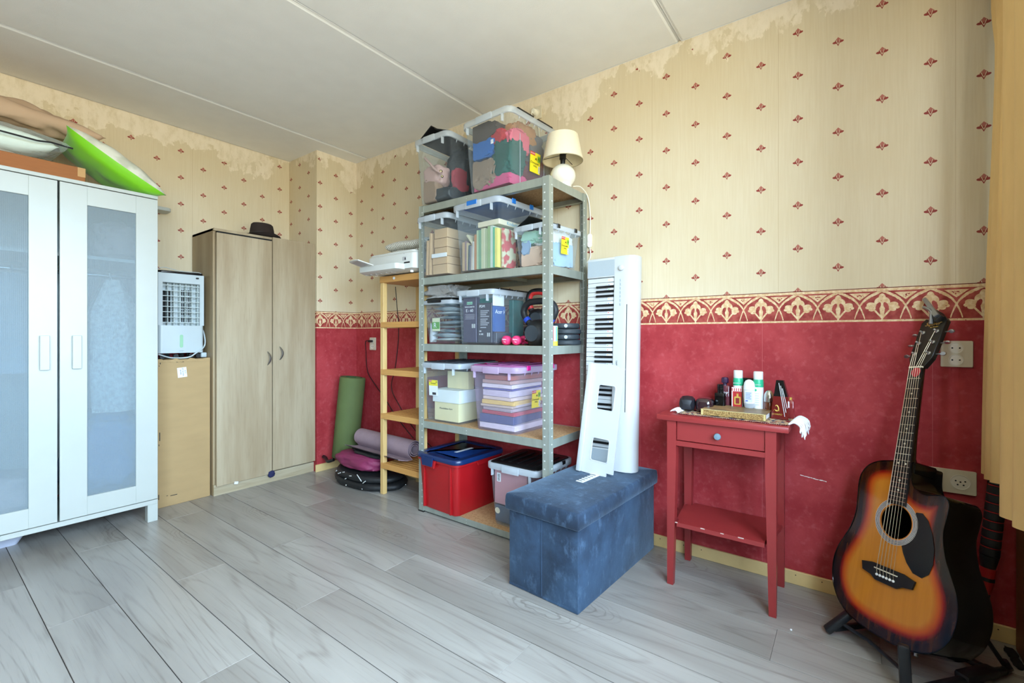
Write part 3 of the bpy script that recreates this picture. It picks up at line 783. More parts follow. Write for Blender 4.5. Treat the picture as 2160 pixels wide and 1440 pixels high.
m_whitest = mat('white_sticker', (234, 236, 238), 0.5, var=0.02)

def barcode_mat():
    m, nt, p = new_mat('printed_barcode')
    vec, X, Y, Z = coords(nt)
    n = nnoise(nt, vec, 420, (1, 1, 0.0), 1)
    nt.links.new(mixc(nt, n.gt(0.52), S((236, 238, 238)), S((20, 20, 22))), p.inputs['Base Color'])
    return m
m_barc = barcode_mat()

def box_body(w, d, h, taper, m, parent, th=0.0022, r=0.03, foot=0.0):
    """open tapered tub; local x runs into the shelf, y along it"""
    lp = lambda k, z, t=0.0: [(x, y, z) for x, y in rrect(k * taper * d + t, d - k * taper * d - t, -w / 2 + k * taper * w + t, w / 2 - k * taper * w - t, r - t, 5)]
    mb = MB()
    mb.loft([lp(1.15, 0.0), lp(1, 0.008), lp(0.5, h * 0.5), lp(0, h), lp(0, h, th), lp(0.5, h * 0.5, th), lp(1, 0.009, th)], True, True)
    return mb.build('tub', m, parent, True, 50)

def box_rim(w, d, h, m, parent, r=0.03, o=0.012, t=0.030, tabs=True):
    rr = lambda e, z: [(x, y, z) for x, y in rrect(-e, d + e, -w / 2 - e, w / 2 + e, r + e, 5)]
    mb = MB(); mb.loft([rr(0.0015, h - t), rr(o - 0.002, h - t), rr(o, h - t + 0.004), rr(o, h - 0.002), rr(o - 0.002, h), rr(-0.0015, h), rr(-0.0015, h - 0.004), rr(0.0012, h - t)], False, False)
    rim = mb.build('rim', m, parent, True, 50)
    if tabs:
        fr = MB().box(-o - 0.007, -o + 0.001, -w * 0.17, w * 0.17, h - t - 0.006, h - 0.001, 0.003, seg=2).build('front_grip', m, parent, True)
        for y in (-w * 0.36, w * 0.40):
            MB().box(-o + 0.001, 0.006, y - 0.0035, y + 0.0035, h - t - 0.034, h - t + 0.004, 0.001).build('rib', m, parent)
        for i in range(5):
            x = d * (0.18 + i * 0.16)
            MB().prism([(0, 0), (0.010, 0), (0, -0.018)], -0.001, 0.001, M=frame((x, -w / 2, h - t + 0.002), (0, -1, 0), (0, 0, 1))).build('rib', m, parent)
    return rim

def sticker(parent, M, w, h, number, tag_='HOME'):
    """yellow shop sticker: red flag, green volume, a black jumping figure reduced to its outline"""
    st = MB().box(-w / 2, w / 2, -h / 2, h / 2, 0, 0.0006).build('sticker', m_yel, parent); st.matrix_local = M
    fl_ = MB().box(-w / 2, -w * 0.02, h * 0.34, h / 2, 0.0006, 0.0009).build('red_flag', m_redst, st)
    text('ACTION', w * 0.115, m_whitest, st, Matrix.Translation((-w * 0.26, h * 0.42, 0.0010)))
    MB().box(w * 0.22, w / 2, h * 0.08, h * 0.38, 0.0006, 0.0009).build('volume_field', m_greenst, st)
    text(str(number), w * 0.26, m_ink, st, Matrix.Translation((w * 0.36, h * 0.23, 0.0010)))
    MB().box(w * 0.33, w * 0.47, -h * 0.46, -h * 0.10, 0.0006, 0.0008).build('barcode', m_barc, st)
    lg = MB()
    lg.prism([(-0.02 * 1, 0.20), (0.10, 0.26), (0.18, 0.14), (0.12, 0.12), (0.10, 0.18), (0.04, 0.18), (0.0, 0.10)], 0, 0.0003, M=Matrix.Translation((0, 0, 0.0006)) @ Matrix.Diagonal((w, h, 1, 1)))
    lg.build('logo_arc', m_ink, st)
    text('Domopak', w * 0.20, m_ink, st, Matrix.Translation((-w * 0.06, -h * 0.02, 0.0010)), shear=0.2)
    text('living', w * 0.16, m_ink, st, Matrix.Translation((0.0, -h * 0.16, 0.0010)), shear=0.2)
    return st

def lid_flat(w, d, h, m, parent, ribs=3, t=0.010, inset=0.008):
    mb = MB().prism(rrect(inset - 0.004, d - inset + 0.004, -w / 2 + inset - 0.004, w / 2 - inset + 0.004, 0.025, 5), h - 0.004, h + t, bev=0.003)
    lid = mb.build('lid', m, parent, True, 50)
    for i in range(ribs):
        y = -w / 2 + w * (i + 1) / (ribs + 1)
        MB().box(d * 0.14, d * 0.86, y - 0.008, y + 0.008, h + t - 0.0005, h + t + 0.004, 0.002).build('lid_rib', m, lid)
    return lid

def lid_leaf(w, d, h, m, parent, side, ang):
    """one leaf of a split lid standing open, hinged at the middle"""
    Mx = Matrix.Translation((0, 0, h + 0.002)) @ Matrix.Rotation(ang, 4, 'X')
    mb = MB().box(0.015, d - 0.015, 0, side * w * 0.47, 0, 0.007, 0.002, M=Matrix.Translation((0, 0, 0)))
    o = mb.build('lid_leaf', m, parent)
    return o

ZT = SH[4]
# --- top shelf
A = thing('storage_box', 'clear storage box of bags with raised black lid, left on the rack top', 'storage box', (1.775, 1.885, ZT), math.radians(0), 'clear storage boxes on the rack')
wA, dA, hA = 0.262, 0.38, 0.362
box_body(wA, dA, hA, 0.06, m_clear, A); box_rim(wA, dA, hA, m_rimc, A)
for sg, y0, ang in ((1, 0.128, 0.55), (-1, -0.125, 0.35)):
    lf = MB().box(0.02, dA - 0.02, -0.13, 0.0, 0, 0.006, 0.002) if sg > 0 else MB().box(0.02, dA - 0.02, 0.0, 0.13, 0, 0.006, 0.002)
    o = lf.build('lid_leaf', m_lidblack, A); o.location = (0, y0, hA + 0.002); o.rotation_euler = (-ang if sg > 0 else ang, 0, 0)
B = thing('storage_box', 'largest clear storage box full of colourful clothes on the rack top', 'storage box', (1.782, 1.492, ZT), math.radians(-4), 'clear storage boxes on the rack')
wB, dB, hB = 0.325, 0.385, 0.368
box_body(wB, dB, hB, 0.06, m_clear, B); box_rim(wB, dB, hB, m_rimc, B)
for x in (0.05, 0.215):
    MB().box(x, x + 0.13, -wB / 2 - 0.012, -wB / 2 + 0.03, hB - 0.004, hB + 0.008, 0.003, seg=2).build('lid_bar', m_lidblack, B)
mb = MB(); sx = lambda z: -wB / 2 + 0.06 * wB * (1 - z / hB)
tilt = frame((0.215, -wB / 2 + 0.0115, 0.135), (1, 0, 0), (0, -0.053, 1))
sticker(B, frame((0.215, -wB / 2 + 0.0095, 0.150), (1, 0, 0), (0, -0.053, 1)), 0.085, 0.105, 42)
for x, z0, z1 in ((0.10, 0.02, 0.27), (0.30, 0.04, 0.26)):
    MB().box(x, x + 0.0025, sx(z0) - 0.0025, sx(z0) + 0.0, z0, z1).build('moulded_line', m_rimc, B)
# --- second shelf
Z2 = SH[3]
C = thing('storage_box', 'narrow clear storage box of folded kraft cartons on the second shelf', 'storage box', (1.785, 1.888, Z2), 0, 'clear storage boxes on the rack')
wC, dC, hC = 0.235, 0.375, 0.340
box_body(wC, dC, hC, 0.055, m_clear, C); box_rim(wC, dC, hC, m_rimc, C); lid_flat(wC, dC, hC, m_lidblack, C, 2)
D = thing('storage_box', 'clear storage box with translucent blue lid and upright books', 'storage box', (1.786, 1.566, Z2), math.radians(-3), 'clear storage boxes on the rack')
wD, dD, hD = 0.325, 0.385, 0.362
box_body(wD, dD, hD, 0.055, m_clear, D); box_rim(wD, dD, hD, m_rimc, D); lid_flat(wD, dD, hD, m_lidblue_t, D, 3, t=0.006)
for x in (0.09, 0.24):
    MB().box(x, x + 0.03, -wD / 2 - 0.016, -wD / 2 - 0.010, hD - 0.020, hD + 0.006, 0.002).build('latch', m_lidblue, D)
MB().box(-0.020, -0.012, -0.03, 0.045, hD - 0.022, hD + 0.004, 0.003).build('latch', m_lidblue, D)
Eb = thing('storage_box', 'small clear storage box of baby clothes with a black lid leaf up', 'storage box', (1.836, 1.262, Z2), math.radians(-6), 'clear storage boxes on the rack')
wE, dE, hE = 0.205, 0.30, 0.205
box_body(wE, dE, hE, 0.07, m_clear, Eb, r=0.025); box_rim(wE, dE, hE, m_rimc, Eb, 0.025, 0.009, 0.024)
lf = MB().box(0.02, dE - 0.02, -0.10, 0.0, 0, 0.005, 0.002).build('lid_leaf', m_lidblack, Eb); lf.location = (0, 0.10, hE + 0.002); lf.rotation_euler = (-0.5, 0, 0)
for x in (0.08, 0.225): MB().box(x, x + 0.026, -wE / 2 - 0.013, -wE / 2 - 0.008, hE - 0.016, hE + 0.004, 0.002).build('latch', m_lidblack, Eb)
sticker(Eb, frame((0.165, -wE / 2 + 0.0040, 0.115), (1, 0, 0), (0, -0.06, 1)), 0.062, 0.085, 10)
# --- third shelf
Z3 = SH[2]
F_ = thing('storage_box', 'clear storage box of wrapped envelopes under a crumpled plastic bag', 'storage box', (1.835, 1.900, Z3), 0, 'clear storage boxes on the rack')
wF, dF, hF = 0.230, 0.34, 0.250
box_body(wF, dF, hF, 0.06, m_clear, F_); box_rim(wF, dF, hF, m_rimc, F_, t=0.022, tabs=False)
lid_flat(wF, dF, hF, m_lidblack, F_, 2)
MB().box(-0.019, -0.012, -0.05, 0.06, hF - 0.014, hF + 0.012, 0.004, seg=2).build('front_grip', m_lidblack, F_, True)
G_ = thing('storage_box', 'clear storage box packed with dark video cassettes, black lid clips', 'storage box', (1.828, 1.606, Z3), 0, 'clear storage boxes on the rack')
wG, dG, hG = 0.250, 0.33, 0.292
box_body(wG, dG, hG, 0.035, m_clear, G_, r=0.022); box_rim(wG, dG, hG, m_rimc, G_, 0.022, 0.012, 0.028)
for x in (0.045, 0.19): MB().box(x, x + 0.12, -wG / 2 - 0.011, -wG / 2 + 0.03, hG - 0.004, hG + 0.007, 0.002).build('lid_bar', m_lidblack, G_)
# --- fourth shelf
Z4 = SH[1]
H_ = thing('storage_box', 'clear storage box with dark lid holding cream gift boxes', 'storage box', (1.828, 1.868, Z4), math.radians(0), 'clear storage boxes on the rack')
wH, dH, hH = 0.300, 0.345, 0.340
box_body(wH, dH, hH, 0.05, m_clear, H_); box_rim(wH, dH, hH, m_rimc, H_); lid_flat(wH, dH, hH, mat('smoke_lid', (58, 62, 68), 0.3), H_, 3, t=0.006)
st = MB().box(-0.036, 0.036, -0.045, 0.045, 0, 0.0006).build('sticker', m_whitest, H_); st.matrix_local = frame((0.0085, 0.060, 0.195), (0, -1, 0), (-0.05, 0, 1))
MB().box(-0.036, 0.036, 0.012, 0.045, 0.0006, 0.0009).build('yellow_field', m_yel, st)
MB().box(-0.034, -0.013, 0.034, 0.044, 0.0009, 0.0011).build('red_flag', m_redst, st)
text('ACTION', 0.0052, m_whitest, st, Matrix.Translation((-0.0235, 0.039, 0.0013)))
text('Domopak', 0.010, m_ink, st, Matrix.Translation((0.0, 0.026, 0.0012)), shear=0.2)
text('52', 0.013, m_ink, st, Matrix.Translation((0.027, 0.034, 0.0012)))
MB().box(-0.010, 0.020, -0.040, -0.026, 0.0006, 0.0009).build('barcode', m_ink, st)
I_ = thing('storage_box', 'lilac-tinted storage box with magenta clips, stuffed with papers', 'storage box', (1.812, 1.470, Z4), math.radians(-2), 'clear storage boxes on the rack')
wI, dI, hI = 0.310, 0.365, 0.338
box_body(wI, dI, hI, 0.055, m_clearp, I_); box_rim(wI, dI, hI, m_rimp, I_); lid_flat(wI, dI, hI, m_lidpink_t, I_, 3, t=0.006)
for x in (0.07, 0.285): MB().box(x, x + 0.03, -wI / 2 - 0.016, -wI / 2 - 0.010, hI - 0.018, hI + 0.006, 0.002).build('latch', m_lidpink, I_)
for x in (0.10, 0.25): MB().box(x, x + 0.003, wI / 2 - 0.03, wI / 2 - 0.01, hI, hI + 0.008).build('latch', m_lidpink, I_)
sticker(I_, frame((0.18, -wI / 2 + 0.010, 0.165), (1, 0, 0), (0, -0.05, 1)), 0.075, 0.09, 52)
# --- bottom shelf
Z5 = SH[0]
m_redp = mat('red_tub_plastic', (168, 22, 28), 0.35, var=0.03)
m_blup = mat('navy_blue_lid_plastic', (18, 44, 92), 0.28, var=0.05)
K = thing('red_tub', 'red plastic tub with a dark blue clip lid on the bottom shelf', 'storage box', (1.800, 1.862, Z5), math.radians(-3))
wK, dK, hK = 0.330, 0.37, 0.285
lp = lambda k, z, t=0.0: [(x, y, z) for x, y in rrect(k * 0.03 * dK + t, dK - k * 0.03 * dK - t, -wK / 2 + k * 0.05 * wK + t, wK / 2 - k * 0.05 * wK - t, 0.03 - t, 5)]
MB().loft([lp(1.1, 0), lp(1, 0.006), lp(0, hK), lp(0, hK, 0.003), lp(1, 0.008, 0.003)]).build('tub', m_redp, K, True, 50)
for s_ in (-1, 1):
    y = s_ * (wK / 2 - 0.055)
    MB().box(-0.004, 0.03, y - 0.006, y + 0.006, 0.004, hK - 0.01, 0.003, seg=2).build('corner_rib', m_redp, K)
for e in ((-0.012, 0.012, -0.06, 0.06),):
    MB().prism([(-0.065, 0), (0.065, 0), (0.052, -0.045), (-0.052, -0.045)], 0, 0.014, M=frame((-0.004, 0.06, hK), (0, -1, 0), (0, 0, 1)), bev=0.003).build('grip_pocket', m_redp, K)
    MB().prism([(-0.06, 0), (0.06, 0), (0.048, -0.03), (-0.048, -0.03)], 0, 0.012, M=frame((0.20, -wK / 2 + 0.002, hK), (1, 0, 0), (0, 0, 1)), bev=0.003).build('grip_pocket', m_redp, K)
MB().loft([[(x, y, hK - 0.012) for x, y in rrect(-0.010, dK + 0.01, -wK / 2 - 0.010, wK / 2 + 0.010, 0.035, 5)], [(x, y, hK) for x, y in rrect(-0.010, dK + 0.01, -wK / 2 - 0.010, wK / 2 + 0.010, 0.035, 5)]]).build('tub_rim', m_redp, K, True, 50)
lid = MB()
q = lambda e, z: [(x, y, z) for x, y in rrect(-e, dK + e, -wK / 2 - e, wK / 2 + e, 0.034 + e, 5)]
lid.loft([q(0.016, hK + 0.001), q(0.018, hK + 0.004), q(0.018, hK + 0.018), q(0.012, hK + 0.026), q(-0.022, hK + 0.026), q(-0.026, hK + 0.021), q(-0.05, hK + 0.021), q(-0.054, hK + 0.025)])
ld = lid.build('lid', m_blup, K, True, 50)
MB().prism([(-0.052, 0.012), (0.052, 0.012), (0.040, -0.040), (-0.040, -0.040)], 0, 0.008, M=frame((-0.017, 0.06, hK + 0.004), (0, -1, 0), (0, 0, 1)), bev=0.002).build('clip', m_blup, ld)
MB().box(0.12, 0.26, -0.035, -0.012, hK + 0.0255, hK + 0.0262).build('paper_strip', m_paper, ld)
J = thing('storage_box', 'clear storage box with glossy black lid and pink folder, bottom shelf', 'storage box', (1.845, 1.372, Z5), math.radians(0), 'clear storage boxes on the rack')
wJ, dJ, hJ = 0.310, 0.335, 0.325
box_body(wJ, dJ, hJ, 0.06, m_clear, J); box_rim(wJ, dJ, hJ, m_rimc, J); jl = lid_flat(wJ, dJ, hJ, m_lidblack, J, 5, t=0.004)
for x in (0.06, 0.22): MB().box(x, x + 0.028, -wJ / 2 - 0.016, -wJ / 2 - 0.008, hJ - 0.014, hJ + 0.005, 0.002).build('latch', m_lidblack, J)
dc = MB().prism(ellipse(0, 0, 0.016, 0.016, 20), 0, 0.001).build('round_sticker', mat('cream_sticker', (226, 216, 190), 0.6), J); dc.matrix_local = frame((0.0175, 0.105, 0.075), (0, -1, 0), (-0.06, 0, 1))
for y, t in ((0.0, 0),):
    lb = MB().box(-0.06, 0.06, -0.025, 0.025, 0, 0.0006).build('address_label', m_whitest, J); lb.matrix_local = frame((0.22, -wJ / 2 + 0.0025, 0.245), (1, 0, 0), (0, -0.06, 1))
    text('BREEZE WIJ', 0.016, m_ink, lb, Matrix.Translation((0.0, 0.0, 0.0009)) @ Matrix.Rotation(PI, 4, 'Z'))

# ---------------------------------------------------------------- what is in the boxes
g_top = 'clothes in the large top box'
def inside(loc, rz, w, d, h, tp, m=0.012, lz=0.006):
    """limits, in the box's own frame"""
    return (tp * d + m, d - tp * d - m, -w / 2 + tp * w + m, w / 2 - tp * w - m, lz + 0.004, h - 0.01)
def stuffed(box, lim, name, m, c, size, seed, label, cat='garment', group=None, **kw):
    q_ = 0.0012 * (seed % 10)      # each piece presses against the wall a little less than the one before
    lim = (lim[0] + q_, lim[1] - q_, lim[2] + q_, lim[3] - q_, lim[4] + 0.2 * q_, lim[5])
    o = crumple(name, m, c, size, seed, label, cat, group, lim=lim, **kw)
    o.location = box.location; o.rotation_euler = box.rotation_euler
    return o
lB = inside(None, 0, wB, dB, hB, 0.06)
cl = lambda n, c, **k: mat(n, c, 0.92, var=0.12, scale=9, bump=0.25, bscale=40, **k)
for nm, c, p_, sz, seed, lab in (
    ('fleece', (142, 122, 104), (0.10, 0.06, 0.095), (0.14, 0.19, 0.15), 1, 'brown teddy fleece at the lower left of the large clothes box'),
    ('blue_jacket', (34, 104, 182), (0.09, 0.065, 0.230), (0.12, 0.17, 0.11), 2, 'bright blue dotted jacket at the left of the large clothes box'),
    ('green_hoodie', (34, 88, 80), (0.10, -0.075, 0.15), (0.13, 0.13, 0.17), 3, 'dark teal hoodie behind the front corner of the large clothes box'),
    ('red_shirt', (178, 46, 52), (0.075, -0.03, 0.262), (0.08, 0.09, 0.08), 4, 'red shirt with a white tag in the large clothes box'),
    ('pink_sweater', (224, 110, 130), (0.13, -0.105, 0.245), (0.13, 0.07, 0.11), 5, 'salmon pink sweater above the teal hoodie'),
    ('pink_blanket', (200, 84, 128), (0.13, 0.0, 0.03), (0.25, 0.30, 0.07), 6, 'magenta pink blanket on the floor of the large clothes box'),
    ('leopard_scarf', (178, 128, 84), (0.19, -0.06, 0.30), (0.16, 0.14, 0.10), 7, 'leopard print scarf at the top of the large clothes box'),
    ('grey_beanie', (110, 106, 106), (0.27, -0.06, 0.245), (0.13, 0.14, 0.16), 8, 'grey knitted beanie at the right side of the large clothes box'),
    ('rust_sweater', (140, 74, 62), (0.31, 0.0, 0.20), (0.10, 0.22, 0.22), 9, 'rust brown sweater at the far right of the large clothes box'),
    ('black_trousers', (34, 34, 40), (0.26, 0.06, 0.17), (0.16, 0.18, 0.28), 10, 'black trousers in the middle of the large clothes box'),
    ('fur_hood', (84, 72, 64), (0.07, 0.05, 0.31), (0.14, 0.18, 0.08), 11, 'dark fur hood at the upper left of the large clothes box'),
    ('maroon_vest', (98, 36, 44), (0.26, -0.07, 0.09), (0.18, 0.14, 0.14), 12, 'maroon vest low on the sticker side of the large clothes box')):
    stuffed(B, lB, nm, cl(nm + '_cloth', c), p_, tuple(q * 1.04 for q in sz), seed, lab, 'garment', g_top, amp=0.24, sub=5)
tg_ = tag(MB().box(-0.009, 0.009, -0.011, 0.011, 0, 0.0015, 0.0005).build('clothing_tag', m_whitest), 'small white clothing tag on the red shirt', 'tag'); tg_.matrix_world = B.matrix_world
tg_.matrix_basis = Matrix.Translation(B.location) @ Matrix.Rotation(math.radians(-4), 4, 'Z') @ frame((0.0125, -0.035, 0.23), (0, -1, 0), (-0.03, 0, 1))
lA = inside(None, 0, wA, dA, hA, 0.06)
m_leath = mat('blush_leather', (206, 170, 160), 0.5)
for nm, c, p_, sz, seed, lab, cat in (
    ('black_handbag', (30, 34, 38), (0.25, -0.02, 0.20), (0.18, 0.18, 0.28), 21, 'black handbag filling the box with the raised lid', 'bag'),
    ('blush_bag', (200, 164, 156), (0.09, 0.045, 0.165), (0.11, 0.15, 0.12), 22, 'blush leather bag in the box with the raised lid', 'bag'),
    ('tan_pouch', (150, 122, 98), (0.07, 0.06, 0.075), (0.10, 0.13, 0.13), 23, 'tan pouch at the lower left of the bag box', 'pouch'),
    ('red_pouch', (170, 44, 60), (0.15, -0.09, 0.14), (0.12, 0.06, 0.12), 24, 'red pouch at the right of the bag box', 'pouch'),
    ('dark_cap', (22, 32, 36), (0.12, -0.02, 0.05), (0.16, 0.18, 0.08), 25, 'dark cap at the bottom of the bag box', 'cap')):
    stuffed(A, lA, nm, mat(nm + '_leather', c, 0.5, var=0.06), p_, sz, seed, lab, cat, 'bags in the top left box', amp=0.14)
sp = tag(MB().tube(smooth_path([(0.034, 0.085, 0.27), (0.028, 0.04, 0.23), (0.024, -0.01, 0.18), (0.030, -0.055, 0.15)]), 0.007, 6).build('bag_strap', m_leath, None, True), 'blush leather strap looped across the bag box', 'strap'); sp.location = A.location
cp = tag(MB().ball((0.034, -0.045, 0.165), 0.010).ball((0.034, -0.055, 0.135), 0.008).build('bag_clasp', mat('gold_clasp', (212, 190, 130), 0.2, 1.0), None, True), 'shiny gold clasp in the bag box', 'clasp'); cp.location = A.location

# folded cartons
m_kr2 = mat('tan_carton', (202, 168, 128), 0.85, var=0.06, scale=4)
z = 0.012
for i, (h_, w_, off) in enumerate(((0.055, 0.12, -0.03), (0.045, 0.12, -0.028), (0.05, 0.10, -0.036), (0.052, 0.105, -0.034), (0.055, 0.105, -0.036))):
    o = MB().box(0, 0.26, -w_ / 2, w_ / 2, 0, h_ - 0.002, 0.002).build('carton', m_kr2); tag(o, 'tan carton number %s from the bottom in the narrow carton box' % ('one', 'two', 'three', 'four', 'five')[i], 'carton', 'stacked tan cartons')
    o.location = (1.785 + 0.036, 1.888 + off, Z2 + z); z += h_
tag(place(MB().box(0, 0.006, -0.06, 0.055, 0, 0.022).build('paper_band', m_paper), (1.812, 1.862, Z2 + 0.105)), 'white paper band round the stacked cartons', 'paper band')
for i, (yy, hh, an) in enumerate(((0.052, 0.24, 0.02), (0.078, 0.20, 0.04))):
    tag(place(MB().box(0, 0.24, -0.008, 0.008, 0, hh, 0.002).build('flat_carton', m_kr2), (1.818, 1.888 + yy, Z2 + 0.012), (an, 0, 0)), ('taller' if i == 0 else 'shorter') + ' flattened carton standing at the left of the carton box', 'carton')

# books in the blue-lid box
cols = [(196, 166, 130), (150, 126, 128), (206, 186, 150), (74, 92, 96), (132, 128, 136), (206, 196, 180), (214, 214, 208), (186, 134, 96), (178, 196, 160), (120, 160, 130), (196, 198, 160), (206, 206, 176), (164, 176, 138), (148, 172, 120), (200, 210, 196), (92, 176, 140), (226, 214, 120)]
nm_ = ['beige', 'mauve', 'sand', 'slate', 'grey-purple', 'ivory', 'white', 'tan', 'sage', 'moss', 'olive-cream', 'cream', 'khaki', 'leaf green', 'pale mint', 'emerald', 'yellow']
bw = Matrix.Translation(D.location) @ Matrix.Rotation(D.rotation_euler.z, 4, 'Z')
y = 0.128
for i, c in enumerate(cols):
    t = (0.018, 0.012, 0.008, 0.009, 0.012, 0.011, 0.012, 0.016, 0.013, 0.018, 0.014, 0.013, 0.015, 0.018, 0.016, 0.012, 0.014)[i]
    hh = (0.155, 0.16, 0.15, 0.135, 0.13, 0.145, 0.15, 0.185, 0.205, 0.205, 0.21, 0.21, 0.205, 0.215, 0.215, 0.205, 0.20)[i]
    dd = 0.20 + 0.02 * ((i * 7) % 4)
    bk = thing('book', '%s spined book in the blue-lid box' % nm_[i], 'book', group='books in the blue-lid box')
    bk.matrix_world = bw @ Matrix.Translation((0.034, y - t / 2, 0.014)) @ Matrix.Rotation(0.05 if i in (3, 4, 5) else 0, 4, 'X')
    cv = mat('book_cover', c, 0.6, var=0.08, scale=18)
    MB().box(0, dd, -t / 2, -t / 2 + 0.002, 0, hh).box(0, dd, t / 2 - 0.002, t / 2, 0, hh).box(-0.001, 0.002, -t / 2, t / 2, 0, hh).build('cover', cv, bk)
    MB().box(0.002, dd - 0.003, -t / 2 + 0.002, t / 2 - 0.002, 0.003, hh - 0.003).build('page_block', m_paper, bk)
    y -= t + 0.0012
bk = thing('book', 'book with red birds and grey pattern on its cover facing the aisle', 'book', group='books in the blue-lid box')
bk.matrix_world = bw @ Matrix.Translation((0.055, -0.139, 0.014))
m_birds = mat('bird_pattern_cover', (206, 200, 168), 0.6, c2=(196, 84, 84), scale=22, contrast=6, detail=1)
m_collage = mat('collage_cover', (86, 66, 70), 0.6, c2=(186, 150, 110), scale=34, contrast=4, detail=2)
MB().box(0, 0.105, -0.004, 0.004, 0, 0.20).build('cover', m_birds, bk); MB().box(0.105, 0.20, -0.004, 0.004, 0, 0.175).build('back_part', m_collage, bk)
bk = thing('book', 'large cream children book lying across the upright books', 'book', group='books in the blue-lid box')
bk.matrix_world = bw @ Matrix.Translation((0.036, -0.135, 0.2325))
MB().box(0, 0.27, 0, 0.15, 0, 0.028, 0.002).build('cover', mat('cream_cover', (226, 216, 188), 0.6), bk)
text('Kinderbijbel', 0.026, mat('blue_print', (80, 160, 190), 0.6), bk, SIDE(0.125, -0.0004, 0.013), shear=0.0)
bk = thing('book', 'thin ivory book leaning against the cream children book', 'book', group='books in the blue-lid box')
bk.matrix_world = bw @ Matrix.Translation((0.036, 0.070, 0.165)) @ Matrix.Rotation(math.radians(50), 4, 'X')
MB().box(0, 0.24, -0.07, 0.05, 0, 0.010, 0.001).build('cover', mat('ivory_cover', (216, 208, 176), 0.6), bk)

# baby clothes
lE = inside(None, 0, wE, dE, hE, 0.07, 0.008)
for nm, c, p_, sz, seed, lab in (
    ('mint_bib', (172, 216, 196), (0.08, 0.03, 0.155), (0.10, 0.12, 0.06), 31, 'mint green bib at the top of the baby clothes box'),
    ('blue_mitten', (150, 176, 206), (0.035, 0.045, 0.105), (0.03, 0.05, 0.07), 32, 'pale blue mitten at the front of the baby clothes box'),
    ('peach_romper', (222, 190, 166), (0.08, 0.02, 0.055), (0.12, 0.16, 0.09), 33, 'peach floral romper low in the baby clothes box'),
    ('blue_blanket', (166, 196, 228), (0.18, -0.03, 0.075), (0.20, 0.13, 0.12), 34, 'light blue baby blanket below the yellow sticker'),
    ('white_onesie', (232, 234, 234), (0.17, -0.03, 0.145), (0.20, 0.12, 0.09), 35, 'white dotted onesie above the light blue baby blanket')):
    stuffed(Eb, lE, nm, cl(nm + '_cloth', c), p_, tuple(q * 1.0 for q in sz), seed, lab, 'garment', 'baby clothes in the small box', amp=0.26, sub=5)

# wrapped envelopes
z = 0.014
for i in range(9):
    h_ = 0.020 + 0.004 * ((i * 5) % 3)
    mb = MB()
    def f(a, b, h_=h_, i=i):
        u_ = a / 10; v_ = 2 * PI * b / 12
        return Vector((0.02 + 0.25 * u_, math.cos(v_) * 0.078 * (0.94 + 0.06 * math.sin(i + u_ * 5)), h_ / 2 + math.sin(v_) * h_ / 2 * (0.8 + 0.2 * math.sin(u_ * 6 + i)) * min(1, 0.02 + 9 * u_ * (1 - u_)) + 0.003 * math.sin(u_ * 8 + i)))
    mb.grid(f, 11, 12, cv=True)
    o = mb.build('envelope', mat('wrapped_envelope', ((188, 194, 196), (150, 168, 176), (206, 206, 198))[i % 3], 0.25, c2=((222, 224, 220), (196, 206, 210), (120, 140, 150))[i % 3], scale=16, contrast=2), None, True, 60)
    tag(o, '%s plastic-wrapped envelope in the pile under the crumpled bag' % ('lowest', 'second lowest', 'third from bottom', 'fourth from bottom', 'middle', 'fourth from top', 'third from top', 'second highest', 'topmost')[i], 'envelope', 'wrapped envelopes in the pile'); o.location = (1.835, 1.880, Z3 + z); z += h_ + 0.0015
ev = thing('card_sleeve', 'green and cream label card at the front of the envelope box', 'card', (1.8525, 1.925, Z3 + 0.075))
MB().box(0, 0.003, -0.030, 0.030, 0, 0.075).build('card', mat('cream_card', (216, 218, 180), 0.6), ev); MB().box(-0.0006, 0, -0.030, 0.030, 0.012, 0.052).build('green_field', mat('green_print', (92, 160, 62), 0.6), ev)
text('R', 0.04, m_whitest, ev, FRONT(-0.001, 0.006, 0.032))
wp = stuffed(F_, inside(None, 0, wF, dF, hF, 0.06), 'white_sachet', mat('white_film', (226, 228, 232), 0.3), (0.05, 0.085, 0.06), (0.06, 0.03, 0.11), 41, 'white sachet standing at the left of the envelope box', 'sachet')
bagm = clear('crumpled_film', (226, 226, 224), 0.26, (200, 200, 198), 0.10, 0.6)
o = crumple('plastic_bag', bagm, (1.93, 1.905, Z3 + 0.310), (0.17, 0.20, 0.085), 43, 'crumpled clear plastic bag on the envelope box', 'bag', amp=0.5, fr=2.6, sub=4, lim=(1.84, 2.1, 1.79, 2.02, Z3 + 0.268, Z3 + 0.336))
o = crumple('paper_sheet', m_paper, (1.92, 1.90, Z3 + 0.2655), (0.19, 0.22, 0.006), 44, 'crumpled white paper under the clear plastic bag', 'paper', amp=0.2, sub=3, lim=(1.82, 2.1, 1.78, 2.02, Z3 + 0.2645, Z3 + 0.2675))

